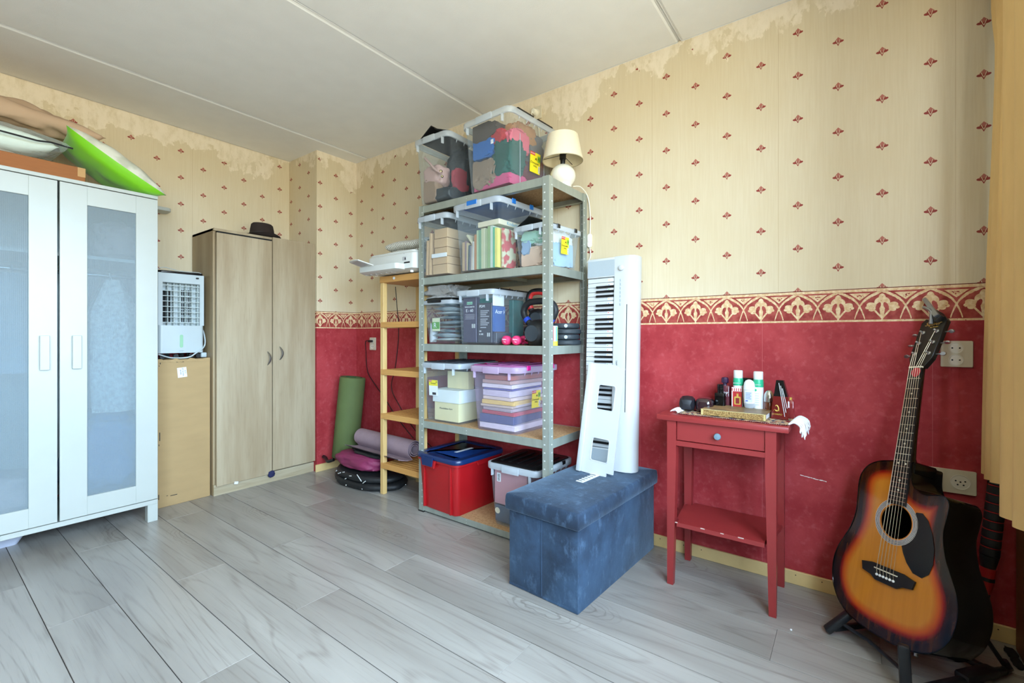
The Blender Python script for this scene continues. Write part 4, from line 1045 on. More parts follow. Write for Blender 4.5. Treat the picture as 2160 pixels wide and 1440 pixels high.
# video cassettes
m_vhs = mat('dark_violet_case', (62, 56, 82), 0.4, var=0.10, scale=5)
m_vhs2 = mat('charcoal_case', (58, 58, 70), 0.4, var=0.08, scale=5)
m_teal = mat('teal_case', (38, 110, 104), 0.4, var=0.1)
def cassette(name, lab, loc, w_, h_, d_, m):
    t = thing(name, lab, 'cassette', loc, 0, 'video cassettes in the clear box')
    MB().box(0, d_, -w_ / 2, w_ / 2, 0, h_, 0.002).build('case', m, t)
    return t
gx = 1.828 + 0.022
t = cassette('video_cassette', 'dark violet video cassette marked E-60 at the front left', (gx, 1.606 + 0.055, Z3 + 0.012), 0.096, 0.245, 0.03, m_vhs)
MB().box(-0.0006, 0, -0.020, 0.020, 0.206, 0.220).build('brand_field', mat('mint_field', (150, 214, 180), 0.5), t)
text('Kruidvat', 0.011, m_ink, t, FRONT(-0.001, 0.0, 0.213))
text('VIDEOCASSETTE', 0.0095, m_whitest, t, FRONT(-0.0006, 0.0, 0.192)); text('E - 60', 0.022, m_whitest, t, FRONT(-0.0006, 0.0, 0.172))
for i in range(5): MB().box(-0.0006, 0, -0.036, 0.034 - 0.006 * (i % 2), 0.150 - i * 0.006, 0.1525 - i * 0.006).build('small_print', mat('dim_print', (150, 148, 160), 0.6), t)
MB().box(-0.0006, 0, -0.040, -0.016, 0.078, 0.100).build('barcode', m_barc, t)
t = cassette('video_cassette', 'charcoal video cassette marked PDM at the front right', (gx, 1.606 - 0.052, Z3 + 0.012), 0.096, 0.210, 0.03, m_vhs2)
text('PDM', 0.019, m_whitest, t, FRONT(-0.0006, 0.018, 0.192)); text('HS', 0.012, m_whitest, t, FRONT(-0.0006, 0.030, 0.060)); text('E-180', 0.012, m_whitest, t, FRONT(-0.0006, 0.024, 0.044))
for i in range(9): MB().box(-0.0006, 0, -0.030 + 0.01 * (i % 3), 0.030, 0.165 - i * 0.010 - 0.004 * (i // 4), 0.1715 - i * 0.010 - 0.004 * (i // 4)).build('small_print', mat('dim_print', (150, 150, 158), 0.6), t)
MB().box(-0.0006, 0, -0.036, -0.012, 0.032, 0.052).build('barcode', m_barc, t)
sy = 1.606 - 0.25 / 2 + 0.016
t = thing('video_cassette', 'blue cassette case on the aisle side marked with white letters', 'cassette', (1.90, sy, Z3 + 0.07), 0, 'video cassettes in the clear box')
ca = MB().box(-0.045, 0.055, 0, 0.02, 0, 0.135, 0.001).build('case', mat('royal_blue_case', (40, 84, 150), 0.4), t)
text('Acer', 0.030, m_whitest, t, SIDE(-0.004, -0.0006, 0.105), shear=0.15)
MB().prism([(0, -0.012), (0.009, 0), (0, 0.012), (0.003, 0)], 0, 0.0004, M=SIDE(0.038, -0.0006, 0.105)).build('logo_mark', m_whitest, t)
tag(place(MB().box(-0.05, 0.045, 0, 0.002, 0, 0.06).build('paper_note', m_paper), (1.90, sy + 0.001, Z3 + 0.207)), 'white paper note above the blue cassette case', 'paper')
cassette('video_cassette', 'teal video cassette deep on the aisle side of the box', (2.03, sy + 0.018, Z3 + 0.012), 0.03, 0.235, 0.10, m_teal)
cassette('video_cassette', 'black video cassette below the blue cassette case', (1.885, sy + 0.02, Z3 + 0.010), 0.03, 0.055, 0.14, m_vhs2)
cassette('video_cassette', 'emerald video cassette standing behind the front row', (1.885, 1.62, Z3 + 0.010), 0.17, 0.24, 0.03, m_teal)

# cream gift boxes
hb = Matrix.Translation(H_.location)
m_cream = mat('cream_card_box', (228, 214, 166), 0.7, var=0.03)
t = thing('gift_box', 'cream gift box base with script lettering in the smoke-lid box', 'gift box', (1.856, 1.868 - 0.035, Z4 + 0.010)); MB().box(0, 0.22, -0.085, 0.105, 0, 0.105, 0.001).build('carton', m_cream, t)
text('Massimiliano Ferri', 0.014, m_ink, t, FRONT(-0.0006, 0.015, 0.070), shear=0.35)
t = thing('white_gift_box', 'white gift box lid set on the cream gift box', 'gift box', (1.850, 1.868 - 0.035, Z4 + 0.1155)); MB().box(0, 0.235, -0.095, 0.115, 0, 0.072, 0.001).build('carton', mat('white_card_box', (228, 230, 226), 0.7), t)
t = thing('cream_gift_box', 'cream gift box lid standing on edge behind the white lid', 'gift box', (1.93, 1.868 - 0.035, Z4 + 0.1885), 0); MB().box(0, 0.05, -0.090, 0.075, 0.0, 0.10, 0.001).build('carton', m_cream, t)

# papers in the lilac box
z = 0.012
pp = [('white_tray', (222, 222, 224), 0.030, 0.24), ('blue_binder', (48, 72, 120), 0.045, 0.22), ('red_folder', (178, 50, 62), 0.020, 0.22), ('grey_pad', (168, 162, 160), 0.018, 0.20), ('spiral_notebook', (196, 186, 160), 0.014, 0.21), ('yellow_folder', (222, 196, 96), 0.024, 0.21), ('cream_papers', (218, 208, 188), 0.018, 0.20), ('lilac_roll_pack', (206, 204, 212), 0.034, 0.19), ('blue_notebook', (78, 84, 150), 0.010, 0.19), ('white_papers', (224, 224, 220), 0.022, 0.20), ('tan_envelopes', (186, 160, 142), 0.020, 0.20), ('rust_box', (176, 104, 76), 0.026, 0.18)]
for i, (nm, c, h_, w_) in enumerate(pp):
    o = MB().box(0.0, 0.27, -w_ / 2, w_ / 2, 0, h_ - 0.002, 0.002)
    o = o.build(nm, mat(nm, c, 0.6, var=0.10, scale=20, stretch=(1, 1, 6)))
    tag(o, '%s in the paper pile of the lilac box' % nm.replace('_', ' '), 'stationery', 'paper pile in the lilac box')
    o.location = (1.812 + 0.030, 1.470 - 0.004 + 0.006 * math.sin(i * 2.1), Z4 + z); o.rotation_euler = (0, 0, 0.06 * math.sin(i * 1.7) - 0.03)
    z += h_
sp = MB(); pts = []
for i in range(17 * 8): a = i * PI / 4; pts.append((1.86 + 0.0115 * i / 8, 1.470 - 0.112 + 0.006 * math.cos(a), Z4 + 0.136 + 0.006 * math.sin(a)))
tag(sp.tube(pts, 0.0011, 5).build('spiral_binding', m_whitest, None, True), 'white wire spiral along the notebook in the lilac box', 'spiral binding')
# pink folder in the black-lid box
pf = thing('pink_folder', 'dusty pink folder with a barcode in the black-lid box', 'folder', (1.868, 1.395, Z5 + 0.10))
MB().box(0, 0.02, -0.10, 0.105, 0.01, 0.19, 0.001).build('folder', mat('dusty_pink_card', (190, 132, 138), 0.6), pf)
bc_ = MB().box(-0.0008, 0, 0.065, 0.090, 0.125, 0.170).build('barcode_label', m_whitest, pf)
for i in range(6): MB().box(-0.0012, -0.0008, 0.070, 0.085, 0.130 + i * 0.006, 0.133 + i * 0.006).build('bar', m_ink, bc_)
o = MB().box(0, 0.25, -0.12, 0.12, 0, 0.085, 0.004).build('grey_case', mat('slate_case', (84, 92, 108), 0.5)); tag(o, 'slate grey case at the bottom of the black-lid box', 'case'); o.location = (1.876, 1.385, Z5 + 0.012)

# ---------------------------------------------------------------- gym things on the third shelf
m_rub = mat('black_rubber', (26, 28, 30), 0.55, var=0.05)
m_slate = mat('slate_plate_plastic', (52, 60, 66), 0.5, var=0.05)
def kettlebell(lab, loc, r, hw, hh, m_ring, rz=0.0, inner=None):
    t = thing('kettlebell', lab, 'kettlebell', loc, rz)
    MB().lathe([(r * 0.60, 0), (r * 0.72, 0.003), (r * 0.95, r * 0.45), (r, r * 0.85), (r * 0.93, r * 1.30), (r * 0.72, r * 1.62), (r * 0.40, r * 1.80), (0.0, r * 1.85)], seg=32).build('bell', m_rub, t, True, 60)
    MB().prism(ellipse(0, 0, r * 0.56, r * 0.56, 28), 0, 0.002, M=frame((-r * 0.985, 0, r * 0.85), (0, -1, 0), (0, 0, 1))).build('face_disc', m_slate, t, True)
    zb = r * 1.35
    path = smooth_path([(0, r * 0.55, zb), (0, hw * 0.82, zb + hh * 0.32), (0, hw * 0.98, zb + hh * 0.62), (0, hw * 0.70, zb + hh * 0.93), (0, 0, zb + hh), (0, -hw * 0.70, zb + hh * 0.93), (0, -hw * 0.98, zb + hh * 0.62), (0, -hw * 0.82, zb + hh * 0.32), (0, -r * 0.55, zb)], 6)
    MB().tube(path, 0.0165, 12).build('handle', m_rub, t, True, 60)
    for s in (-1, 1):
        a = Vector(path[4 if s > 0 else -5]); b = Vector(path[6 if s > 0 else -7])
        MB().cyl(a, b, 0.0178, seg=14).build('colour_ring', m_ring, t, True)
    if inner: MB().tube([(p.x - 0.002, p.y * 0.86, p.z - 0.007) for p in path[14:35]], 0.014, 10).build('inner_grip', inner, t, True)
    return t
m_bluer = mat('blue_ring', (36, 74, 190), 0.4); m_redr = mat('red_ring', (206, 44, 40), 0.4)
kettlebell('large black kettlebell with blue rings, front of the third shelf', (1.930, 1.262, Z3), 0.071, 0.097, 0.128, m_bluer)
kettlebell('black kettlebell with a red inner grip, raised on weight plates behind', (2.085, 1.372, Z3 + 0.100), 0.052, 0.056, 0.122, m_redr, 0.3, m_redr)
for i in range(4):
    w_ = thing('weight_plate', ('lowest', 'second', 'third', 'top')[i] + ' slate weight plate in the stack at the right end of the shelf', 'weight plate', (2.09, 1.203 + 0.006 * (i % 2), Z3 + i * 0.0285), 0, 'stacked weight plates by the rack post')
    MB().lathe([(0.070, 0), (0.078 + 0.003 * (1 - i % 2), 0.003), (0.080 + 0.003 * (1 - i % 2), 0.008), (0.080 + 0.003 * (1 - i % 2), 0.020), (0.076, 0.027), (0.03, 0.0275), (0.0, 0.0275)], seg=36).build('disc', m_slate, w_, True, 40)
    if i % 2: MB().cyl((-0.0665, -0.047, 0.0135), (-0.0715, -0.0505, 0.0135), 0.009, seg=16).build('lock_button', mat('grey_button', (168, 176, 182), 0.4), w_, True)
for i in range(3):
    w_ = tag(place(MB().lathe([(0.066, 0), (0.074, 0.004), (0.076, 0.012), (0.074, 0.026), (0.068, 0.030), (0.0, 0.031)], seg=36).build('weight_plate', m_rub, None, True, 40), (2.085, 1.372, Z3 + i * 0.0325)), ('bottom', 'middle', 'upper')[i] + ' black weight plate under the red-grip kettlebell', 'weight plate', 'black plates under the kettlebell')
m_pinkd = mat('pink_neoprene', (216, 50, 104), 0.6)
for i, (x, y, rz, lab) in enumerate(((1.862, 1.432, 0.0, 'pink neoprene dumbbell end-on below the blue cassette case'), (1.868, 1.368, 0.2, 'pink neoprene dumbbell angled next to the blue-ring kettlebell'), (1.955, 1.345, 0.5, 'pink neoprene dumbbell lying farther back behind the angled one'))):
    t = thing('dumbbell', lab, 'dumbbell', (x, y, Z3 + 0.0245), rz, 'pink dumbbells')
    hexp = [(0.0245 * math.cos(PI / 6 + k * PI / 3) * 1.0, 0.0245 * math.sin(PI / 6 + k * PI / 3)) for k in range(6)]
    for xo in (0.0, 0.095):
        MB().lathe([(0.018, 0), (0.0235, 0.006), (0.0245, 0.014), (0.0245, 0.026), (0.0235, 0.034), (0.016, 0.040)], M=Matrix.Translation((xo, 0, 0)) @ Matrix.Rotation(PI / 2, 4, 'Y'), seg=20).build('head', m_pinkd, t, True, 50)
    MB().cyl((0.035, 0, 0), (0.10, 0, 0), 0.012, seg=14).build('grip', m_pinkd, t, True)
    if i < 2:
        text('Elylon' if i == 0 else 'Elylon', 0.011, m_whitest, t, FRONT(-0.0006, 0, 0.005)); text('1 kg', 0.009, m_whitest, t, FRONT(-0.0006, 0, -0.007))
sk = tag(MB().tube(smooth_path([(1.90, 1.325, Z3 + 0.032), (1.93, 1.345, Z3 + 0.024), (1.96, 1.33, Z3 + 0.010), (1.92, 1.32, Z3 + 0.005), (1.90, 1.335, Z3 + 0.005)]), 0.0032, 6).build('collar_clip', mat('steel_clip', (150, 152, 156), 0.25, 1.0), None, True), 'steel spring collar between the pink dumbbells and kettlebell', 'collar')
tb = thing('chalk_tube', 'small multicoloured cylinder standing before the slate weight plates', 'tube', (1.915, 1.166, Z3))
cyls = [(120, 196, 206), (236, 120, 120), (246, 214, 226)]
mb = MB()
for k in range(12):
    mb.mi = k % 4
    a0, a1 = 2 * PI * k / 12, 2 * PI * (k + 1) / 12
    mb.loft([[(0.019 * math.cos(a), 0.019 * math.sin(a), z) for a in (a0, (a0 + a1) / 2, a1)] for z in (0.022, 0.094)], False, False, closed=False)
mb.build('wrapper', [mat('tube_teal', (110, 196, 206), 0.5), mat('tube_lime', (206, 220, 90), 0.5), mat('tube_coral', (232, 112, 112), 0.5), mat('tube_pale', (236, 206, 214), 0.5)], tb, True)
MB().lathe([(0.0188, 0), (0.0188, 0.022)]).build('base', mat('tube_base_yellow', (222, 216, 60), 0.5), tb, True)
MB().lathe([(0.0188, 0.094), (0.017, 0.097), (0.0, 0.097)]).build('top_cap', m_whitest, tb, True)
MB().box(-0.0197, -0.0188, -0.008, 0.006, 0.030, 0.055).build('barcode_label', m_barc, tb)

# ---------------------------------------------------------------- table lamp on the rack
m_cer = mat('cream_ceramic', (236, 232, 216), 0.12, var=0.01, coat=0.6)
m_shade = mat('ivory_lampshade', (232, 222, 194), 0.85, var=0.02, scale=60)
lp_ = thing('table_lamp', 'small ball-base table lamp with ivory shade on the rack top', 'lamp', (2.035, 1.186, ZT))
MB().lathe([(0.030, 0), (0.045, 0.004)] + [(0.066 * math.sin(a), 0.062 - 0.062 * math.cos(a) + 0.002) for a in [0.75 + k * 0.19 for k in range(12)]] + [(0.012, 0.128), (0.0, 0.128)], seg=40).build('ball_base', m_cer, lp_, True, 60)
MB().lathe([(0.012, 0.126), (0.013, 0.150), (0.017, 0.152), (0.017, 0.178), (0.012, 0.18)], seg=20).build('lamp_holder', m_black, lp_, True)
mb = MB()
mb.lathe([(0.104, 0.142), (0.078, 0.272), (0.0765, 0.272), (0.1025, 0.142), (0.104, 0.142)], seg=48, cap0=False, cap1=False)
mb.build('lampshade', m_shade, lp_, True, 60)
MB().lathe([(0.1045, 0.1415), (0.1045, 0.145), (0.102, 0.145), (0.102, 0.1415), (0.1045, 0.1415)], seg=48, cap0=False, cap1=False).build('shade_ring', mat('shade_trim', (196, 184, 156), 0.8), lp_, True)
mb = MB()
for k in range(3): a = k * 2 * PI / 3; mb.cyl((0.014 * math.cos(a), 0.014 * math.sin(a), 0.172), (0.1 * math.cos(a), 0.1 * math.sin(a), 0.155), 0.0015, seg=6)
mb.build('shade_carrier', m_black, lp_)
ra = lp_.location
W_ = lambda *p: tuple(Vector(p) - ra)
MB().tube(smooth_path([W_(2.085, 1.155, 1.80), W_(2.15, 1.143, 1.81), W_(2.203, 1.128, 1.765), W_(2.2095, 1.118, 1.66), W_(2.2095, 1.120, 1.57)]), 0.0032, 7).build('cord', m_cer, lp_, True)
MB().prism(rrect(-0.013, 0.013, -0.038, 0.038, 0.0125), 0, 0.012, M=frame(W_(2.2145, 1.121, 1.535), (0, -1, 0), (0, 0, 1)), bev=0.003).build('inline_switch', m_cer, lp_, True)
MB().cyl(W_(2.203, 1.121, 1.532), W_(2.1995, 1.121, 1.532), 0.006, seg=14).build('switch_button', m_cer, lp_, True)
MB().tube(smooth_path([W_(2.2095, 1.122, 1.50), W_(2.2095, 1.116, 1.46), W_(2.208, 1.125, 1.43), W_(2.205, 1.15, 1.41)]), 0.0032, 7).build('cord', m_cer, lp_, True)

# ---------------------------------------------------------------- sockets
m_sock = mat('ivory_socket_plastic', (212, 202, 178), 0.35, var=0.01)
m_sockw = mat('white_socket_plastic', (226, 220, 204), 0.35, var=0.01)
def socket(lab, y, z, w, h, outlets, m=m_sock, rot=0.0):
    s = thing('wall_socket', lab, 'socket', (XR, y, z)); s.rotation_euler = (rot, 0, 0)
    fr = lambda yy, zz, d=0.0: frame((-d, yy, zz), (0, -1, 0), (0, 0, 1))
    MB().prism(rrect(-w / 2, w / 2, -h / 2, h / 2, 0.004), 0, 0.009, M=fr(0, 0), bev=0.002).build('plate', m, s, True)
    for (oy, oz, r, holes) in outlets:
        MB().lathe([(r, 0.0086), (r, 0.0108), (r - 0.0018, 0.0108), (r - 0.003, 0.0094), (0.0, 0.0094)], M=fr(oy, oz), seg=30, cap0=False).build('outlet', m_sockw, s, True, 30)
        for hy, hz in holes: MB().lathe([(0.0026, 0.0092), (0.0026, 0.0099), (0.0, 0.0099)], M=fr(oy - hy, oz + hz), seg=12).build('pin_hole', m_dark, s)
    return s
two = [(-0.0095, 0.0), (0.0095, 0.0)]
s1 = socket('double wall socket beside the guitar headstock', -0.300, 0.963, 0.083, 0.092, ((0.002, 0.021, 0.0195, two), (0.002, -0.021, 0.0195, two)))
s2 = socket('wide socket plate half hidden behind the guitar neck joint', -0.262, 0.516, 0.176, 0.082, ((-0.047, 0.0, 0.026, [(-0.012, 0.004), (0.012, 0.004), (0, 0.001), (-0.007, -0.009), (0.008, -0.009)]),))
MB().box(-0.0105, -0.009, -0.004, 0.040, -0.028, 0.026, 0.001).build('cover_plate', m_sock, s2)
MB().lathe([(0.007, 0.0105), (0.007, 0.012), (0.0, 0.012)], M=frame((0, 0.012, -0.006), (0, -1, 0), (0, 0, 1))).build('aerial_hole', m_dark, s2)
s3 = socket('double wall socket with black plug above the green mat', 2.998, 0.960, 0.072, 0.098, ((0.0, 0.021, 0.0185, two), (0.0, -0.021, 0.0185, two)))
s4 = socket('ivory wall socket high up near the ceiling behind the lamp', 1.462, 2.318, 0.070, 0.074, ((0.0, 0.0, 0.0215, two),), rot=0.0)
MB().lathe([(0.017, 0.009), (0.018, 0.022), (0.013, 0.040), (0.0, 0.042)], M=frame((0, 0.004, 0.002), (0, -1, 0), (0, 0, 1))).build('white_plug', m_cer, s4, True)
MB().tube(smooth_path([(-0.040, 0.008, 0.0), (-0.042, 0.010, -0.02), (-0.02, -0.004, -0.05), (-0.008, -0.014, -0.09), (-0.006, -0.02, -0.16)]), 0.003, 7).build('cord', m_cer, s4, True)

# ---------------------------------------------------------------- pine shelf unit with slatted shelves
m_pine = wood('pine', (206, 168, 104), (220, 186, 124), (184, 136, 74), 'Z', 1.4, 0.5, contrast=0.7)
m_pineo = wood('honey_pine', (198, 144, 78), (212, 160, 92), (170, 112, 54), 'Y', 1.4, 0.45, contrast=0.7)
su = thing('pine_shelf', 'narrow pine shelf unit with slatted shelves left of the metal rack', 'shelf unit', (1.862, 2.243, 0))
SW, SD, STOP = 0.205, 0.33, 1.405
for x0 in (0, SD - 0.03):
    for y0 in (-SW, SW - 0.032): MB().box(x0, x0 + 0.030, y0, y0 + 0.032, 0, 1.375, 0.002).build('post', m_pine, su)
for zt in (0.205, 0.525, 0.808, 1.112):
    MB().box(-0.006, 0.014, -SW + 0.006, SW - 0.012, zt - 0.036, zt, 0.002).build('front_rail', m_pineo, su)
    MB().box(SD - 0.014, SD + 0.002, -SW + 0.006, SW - 0.012, zt - 0.036, zt, 0.002).build('back_rail', m_pineo, su)
    for s in (-1, 1): MB().box(0.014, SD - 0.014, s * (SW - 0.052) - 0.009, s * (SW - 0.052) + 0.009, zt - 0.036, zt - 0.012).build('bearer', m_pineo, su)
    for k in range(9):
        x = 0.018 + k * 0.0325
        MB().box(x, x + 0.027, -SW + 0.033, SW - 0.033, zt - 0.012, zt, 0.0015).build('slat', m_pineo, su)
MB().box(-0.006, SD, -SW, SW, STOP - 0.040, STOP, 0.003).build('top_board', m_pineo, su)
hk = MB().prism(ellipse(0, 0, 0.011, 0.009, 20), 0, 0.001).build('round_sticker', m_whitest, su); hk.matrix_local = frame((-0.0062, 0.06, STOP - 0.018), (0, -1, 0), (0, 0, 1))
cd = MB().tube(smooth_path([(2.10, 2.59, 1.372), (2.12, 2.60, 1.25), (2.17, 2.64, 1.05), (2.19, 2.70, 0.80), (2.20, 2.76, 0.64), (2.20, 2.68, 0.52), (2.20, 2.50, 0.35), (2.20, 2.30, 0.24)]), 0.0028, 6)
tag(cd.build('power_cable', m_black, None, True), 'thin black cable hanging from the printer down the red wall', 'cable')
cd = MB().tube(smooth_path([(2.192, 3.005, 0.982), (2.175, 3.04, 0.978), (2.195, 3.065, 0.90), (2.20, 3.05, 0.74), (2.20, 2.95, 0.64), (2.20, 2.84, 0.55), (2.20, 2.70, 0.42), (2.20, 2.52, 0.29)]), 0.0030, 6)
cb2 = cd.build('cord', m_black, None, True)
pg = thing('plug_lead', 'black plug and lead in the socket above the green mat', 'cable', (0, 0, 0)); cb2.parent = pg
MB().box(2.178, 2.204, 2.988, 3.022, 0.972, 0.990, 0.004, seg=2).build('plug', m_black, pg, True)

# printer
m_prn = mat('printer_white', (214, 216, 212), 0.4, var=0.01)
m_prn2 = mat('printer_grey', (182, 182, 184), 0.45, var=0.03)
pr = thing('printer', 'white inkjet printer with its paper tray open on the pine shelf', 'printer', (1.800, 2.275, STOP), math.radians(0))
MB().loft([[(x, y, 0.008) for x, y in rrect(0.03, 0.30, -0.19, 0.19, 0.03, 4)], [(x, y, 0.022) for x, y in rrect(0.0, 0.31, -0.222, 0.225, 0.03, 4)], [(x, y, 0.112) for x, y in rrect(0.0, 0.31, -0.222, 0.225, 0.03, 4)], [(x, y, 0.122) for x, y in rrect(0.01, 0.305, -0.215, 0.218, 0.03, 4)]]).build('body', m_prn, pr, True, 40)
MB().prism(rrect(0.012, 0.302, -0.212, 0.216, 0.028), 0.122, 0.132, bev=0.003).build('scanner_lid', m_prn, pr, True)
MB().box(-0.0015, 0.01, -0.06, 0.205, 0.048, 0.056).build('paper_slot', m_dark, pr)
MB().loft([[(x, y, 0.004) for x, y in rrect(-0.035, 0.02, -0.10, 0.215, 0.015, 4)], [(x, y, 0.018) for x, y in rrect(-0.060, 0.02, -0.135, 0.235, 0.02, 4)], [(x, y, 0.050) for x, y in rrect(-0.060, 0.02, -0.135, 0.235, 0.02, 4)]]).build('paper_tray', m_prn, pr, True, 40)
for k in range(6): MB().box(-0.035, 0.0, 0.19 - k * 0.05, 0.194 - k * 0.05, 0.0005, 0.0045).build('tray_rib', m_prn2, pr)
o = MB().prism([(-0.02, 0), (0.115, 0), (0.10, 0.095), (0.07, 0.105), (0.0, 0.105), (-0.015, 0.095)], 0, 0.006, bev=0.002).build('output_flap', m_prn, pr, True); o.matrix_local = frame((-0.045, 0.185, 0.052), (0, -1, 0), (-1, 0.35, 0.30))
o2 = MB().prism([(-0.006, 0.02), (0.10, 0.02), (0.088, 0.090), (0.0, 0.090)], 0.0062, 0.007).build('flap_inset', m_prn2, o)
MB().box(-0.0015, 0, -0.155, -0.120, 0.070, 0.092, 0.0005).build('display', m_prn2, pr); MB().box(-0.0022, -0.001, -0.150, -0.142, 0.072, 0.086).build('display_window', m_dark, pr)
MB().box(-0.0015, 0.004, -0.185, -0.135, 0.052, 0.060).build('side_notch', m_dark, pr)
text('HP', 0.008, m_prn2, pr, FRONT(-0.0006, -0.135, 0.110)); text('EPSON', 0.007, m_prn2, pr, FRONT(-0.0006, -0.13, 0.100)) if False else None
for x in (0.03, 0.27):
    for y in (-0.17, 0.17): MB().cyl((x, y, 0), (x, y, 0.012), 0.010, seg=12).build('foot', m_whitest, pr)
def knit():
    m, nt, p = new_mat('cream_basket_knit')
    vec, X, Y, Z = coords(nt)
    a = ((Y * (2 * PI / 0.016))._m('SINE')) * (((X + Z) * (2 * PI / 0.012))._m('SINE'))
    nt.links.new(mixc(nt, a.ss(-0.5, 0.5), S((200, 194, 178)), S((242, 240, 232))), p.inputs['Base Color']); p.inputs['Roughness'].default_value = 0.95
    b = nt.nodes.new('ShaderNodeBump'); b.inputs['Strength'].default_value = 0.8; b.inputs['Distance'].default_value = 0.004
    nt.links.new(a.k, b.inputs['Height']); nt.links.new(b.outputs['Normal'], p.inputs['Normal'])
    return m
m_knit = knit()
kb = thing('knitted_blanket', 'folded cream knitted blanket lying on the white printer', 'blanket', (1.93, 2.235, STOP + 0.133))
for i, (zc, r, ext, xo) in enumerate(((0.016, 0.016, 0.22, -0.05), (0.062, 0.030, 0.20, -0.055))):
    mb = MB()
    def f(a, b, zc=zc, r=r, ext=ext, xo=xo):
        t = -1 + 2 * a / 23; v = 2 * PI * b / 20
        e = (1 - abs(t) ** 6) ** 0.35
        return Vector((xo + 0.08 + math.cos(v) * (0.085 * (0.75 + 0.25 * e)), t * ext, zc + math.sin(v) * r * (0.35 + 0.65 * e) + 0.003 * math.sin(t * 5)))
    mb.grid(f, 24, 20, cv=True); mb.build('fold', m_knit, kb, True, 80)

# ---------------------------------------------------------------- mats and the black heap in the corner
m_gmat = mat('green_foam', (90, 104, 58), 0.8, var=0.08, scale=8)
gm = thing('exercise_mat', 'rolled olive green exercise mat leaning in the red corner', 'mat', M=Matrix.Translation((2.015, 3.075, 0.105)) @ Matrix.Rotation(math.radians(4.5), 4, 'Y') @ Matrix.Rotation(math.radians(3), 4, 'X'))
mb = MB(); prof = []
mb.lathe([(0.090, 0.0), (0.094, 0.004), (0.094, 0.60), (0.090, 0.604), (0.050, 0.604), (0.046, 0.58)], seg=40, cap0=True, cap1=True); mb.build('roll', m_gmat, gm, True, 50)
sp = [((0.030 + 0.0075 * t) * math.cos(t * 1.1), (0.030 + 0.0075 * t) * math.sin(t * 1.1)) for t in [k * 0.28 for k in range(29)]]
MB().tube([(x, y, 0.605) for x, y in sp], 0.003, 5).build('spiral_edge', mat('dark_green_foam', (58, 84, 46), 0.9), gm, True)
m_mauve = mat('mauve_yoga_foam', (158, 136, 146), 0.85, var=0.05, scale=30, bump=0.15, bscale=220)
ym = thing('yoga_mat', 'mauve yoga mat rolled up on the pile beside the pine shelf', 'mat', M=Matrix.Translation((1.985, 2.255, 0.292)) @ Matrix.Rotation(math.radians(-3.0), 4, 'Z'))
pts = []
for k in range(90):
    t = k / 89; a = t * 3.1 * 2 * PI; r = 0.026 + 0.038 * t
    pts.append((r * math.cos(a - 0.6), r * math.sin(a - 0.6)))
ext = [(0.062 + 0.0, -0.062), (0.04, -0.070), (0.0, -0.066), (-0.05, -0.055), (-0.10, -0.040), (-0.135, -0.030)]
last = pts[-1]
path2 = pts[:78] + [(-0.02, -0.064), (-0.06, -0.060), (-0.10, -0.050), (-0.13, -0.040)]
def strip(i, j):
    k, side = i, j
    a = Vector(path2[max(k - 1, 0)]); b = Vector(path2[min(k + 1, len(path2) - 1)]); t = (b - a).normalized(); nrm = Vector((-t.y, t.x))
    p = Vector(path2[k])
    lay = ((0, 0.0), (0.62, 0.0), (0.62, 1.0), (0, 1.0))[side]
    q = p + nrm * 0.0042 * lay[1]
    return Vector((q.x, lay[0], q.y))
MB().grid(strip, len(path2), 4, cv=True).build('rolled_sheet', m_mauve, ym, True, 50)
m_bfab = mat('black_nylon', (24, 25, 27), 0.6, var=0.25, scale=9, bump=0.4, bscale=14)
tr = thing('folded_trampoline', 'round black folded trampoline lying on the floor in the corner', 'trampoline', (1.975, 2.71, 0), math.radians(0))
def pad(rx, ry, z0, z1, seed):
    mb = MB()
    def f(i, j):
        a = 2 * PI * i / 48; t = j / 9
        e = math.sin(PI * t) ** 0.4
        wv = 1 + 0.02 * math.sin(a * 7 + seed) + 0.03 * noise.noise(Vector((math.cos(a) * 2, math.sin(a) * 2, seed)))
        k = (0.9 + 0.1 * e) * wv
        return Vector((rx * k * math.cos(a), ry * k * math.sin(a), z0 + (z1 - z0) * t))
    mb.grid(f, 48, 10, cu=True)
    for t in (0, 9):
        mb.bm.faces.new([v for v in mb.bm.verts][0:0]) if False else None
    mb.lathe([(0.001, z1)], seg=3) if False else None
    mb.loft([[f(i, 9) for i in range(48)], [(0.6 * f(i, 9).x, 0.6 * f(i, 9).y, z1 + 0.006) for i in range(48)]], False, True)
    mb.loft([[f(i, 0) for i in range(48)], [(0.6 * f(i, 0).x, 0.6 * f(i, 0).y, z0) for i in range(48)]], False, True)
    return mb
pad(0.185, 0.325, 0.006, 0.050, 1.0).build('lower_pad', m_bfab, tr, True, 60)
pad(0.178, 0.300, 0.052, 0.095, 2.0).build('upper_pad', m_bfab, tr, True, 60)
for k in range(7):
    a = math.radians(150 + k * 28)
    MB().ball((0.183 * math.cos(a), 0.322 * math.sin(a), 0.020), 0.006, 2).build('foot_stud', mat('steel_stud', (196, 198, 196), 0.25, 1.0), tr, True)
m_spr = mat('white_cord', (214, 216, 214), 0.6)
for k, (y, z, dy, dz) in enumerate(((0.12, 0.075, 0.03, 0.012), (0.02, 0.060, 0.012, 0.006), (-0.03, 0.090, 0.02, 0.003), (0.05, 0.100, 0.018, 0.004), (0.16, 0.082, 0.008, 0.008), (-0.14, 0.07, -0.05, 0.035), (-0.17, 0.075, -0.03, -0.02))):
    x = -0.182 * math.sqrt(max(0.0, 1 - (y / 0.33) ** 2))
    MB().tube([(x - 0.004, y, z), (x - 0.003, y - dy, z + dz)], 0.0028, 6).build('bungee', m_spr, tr, True)
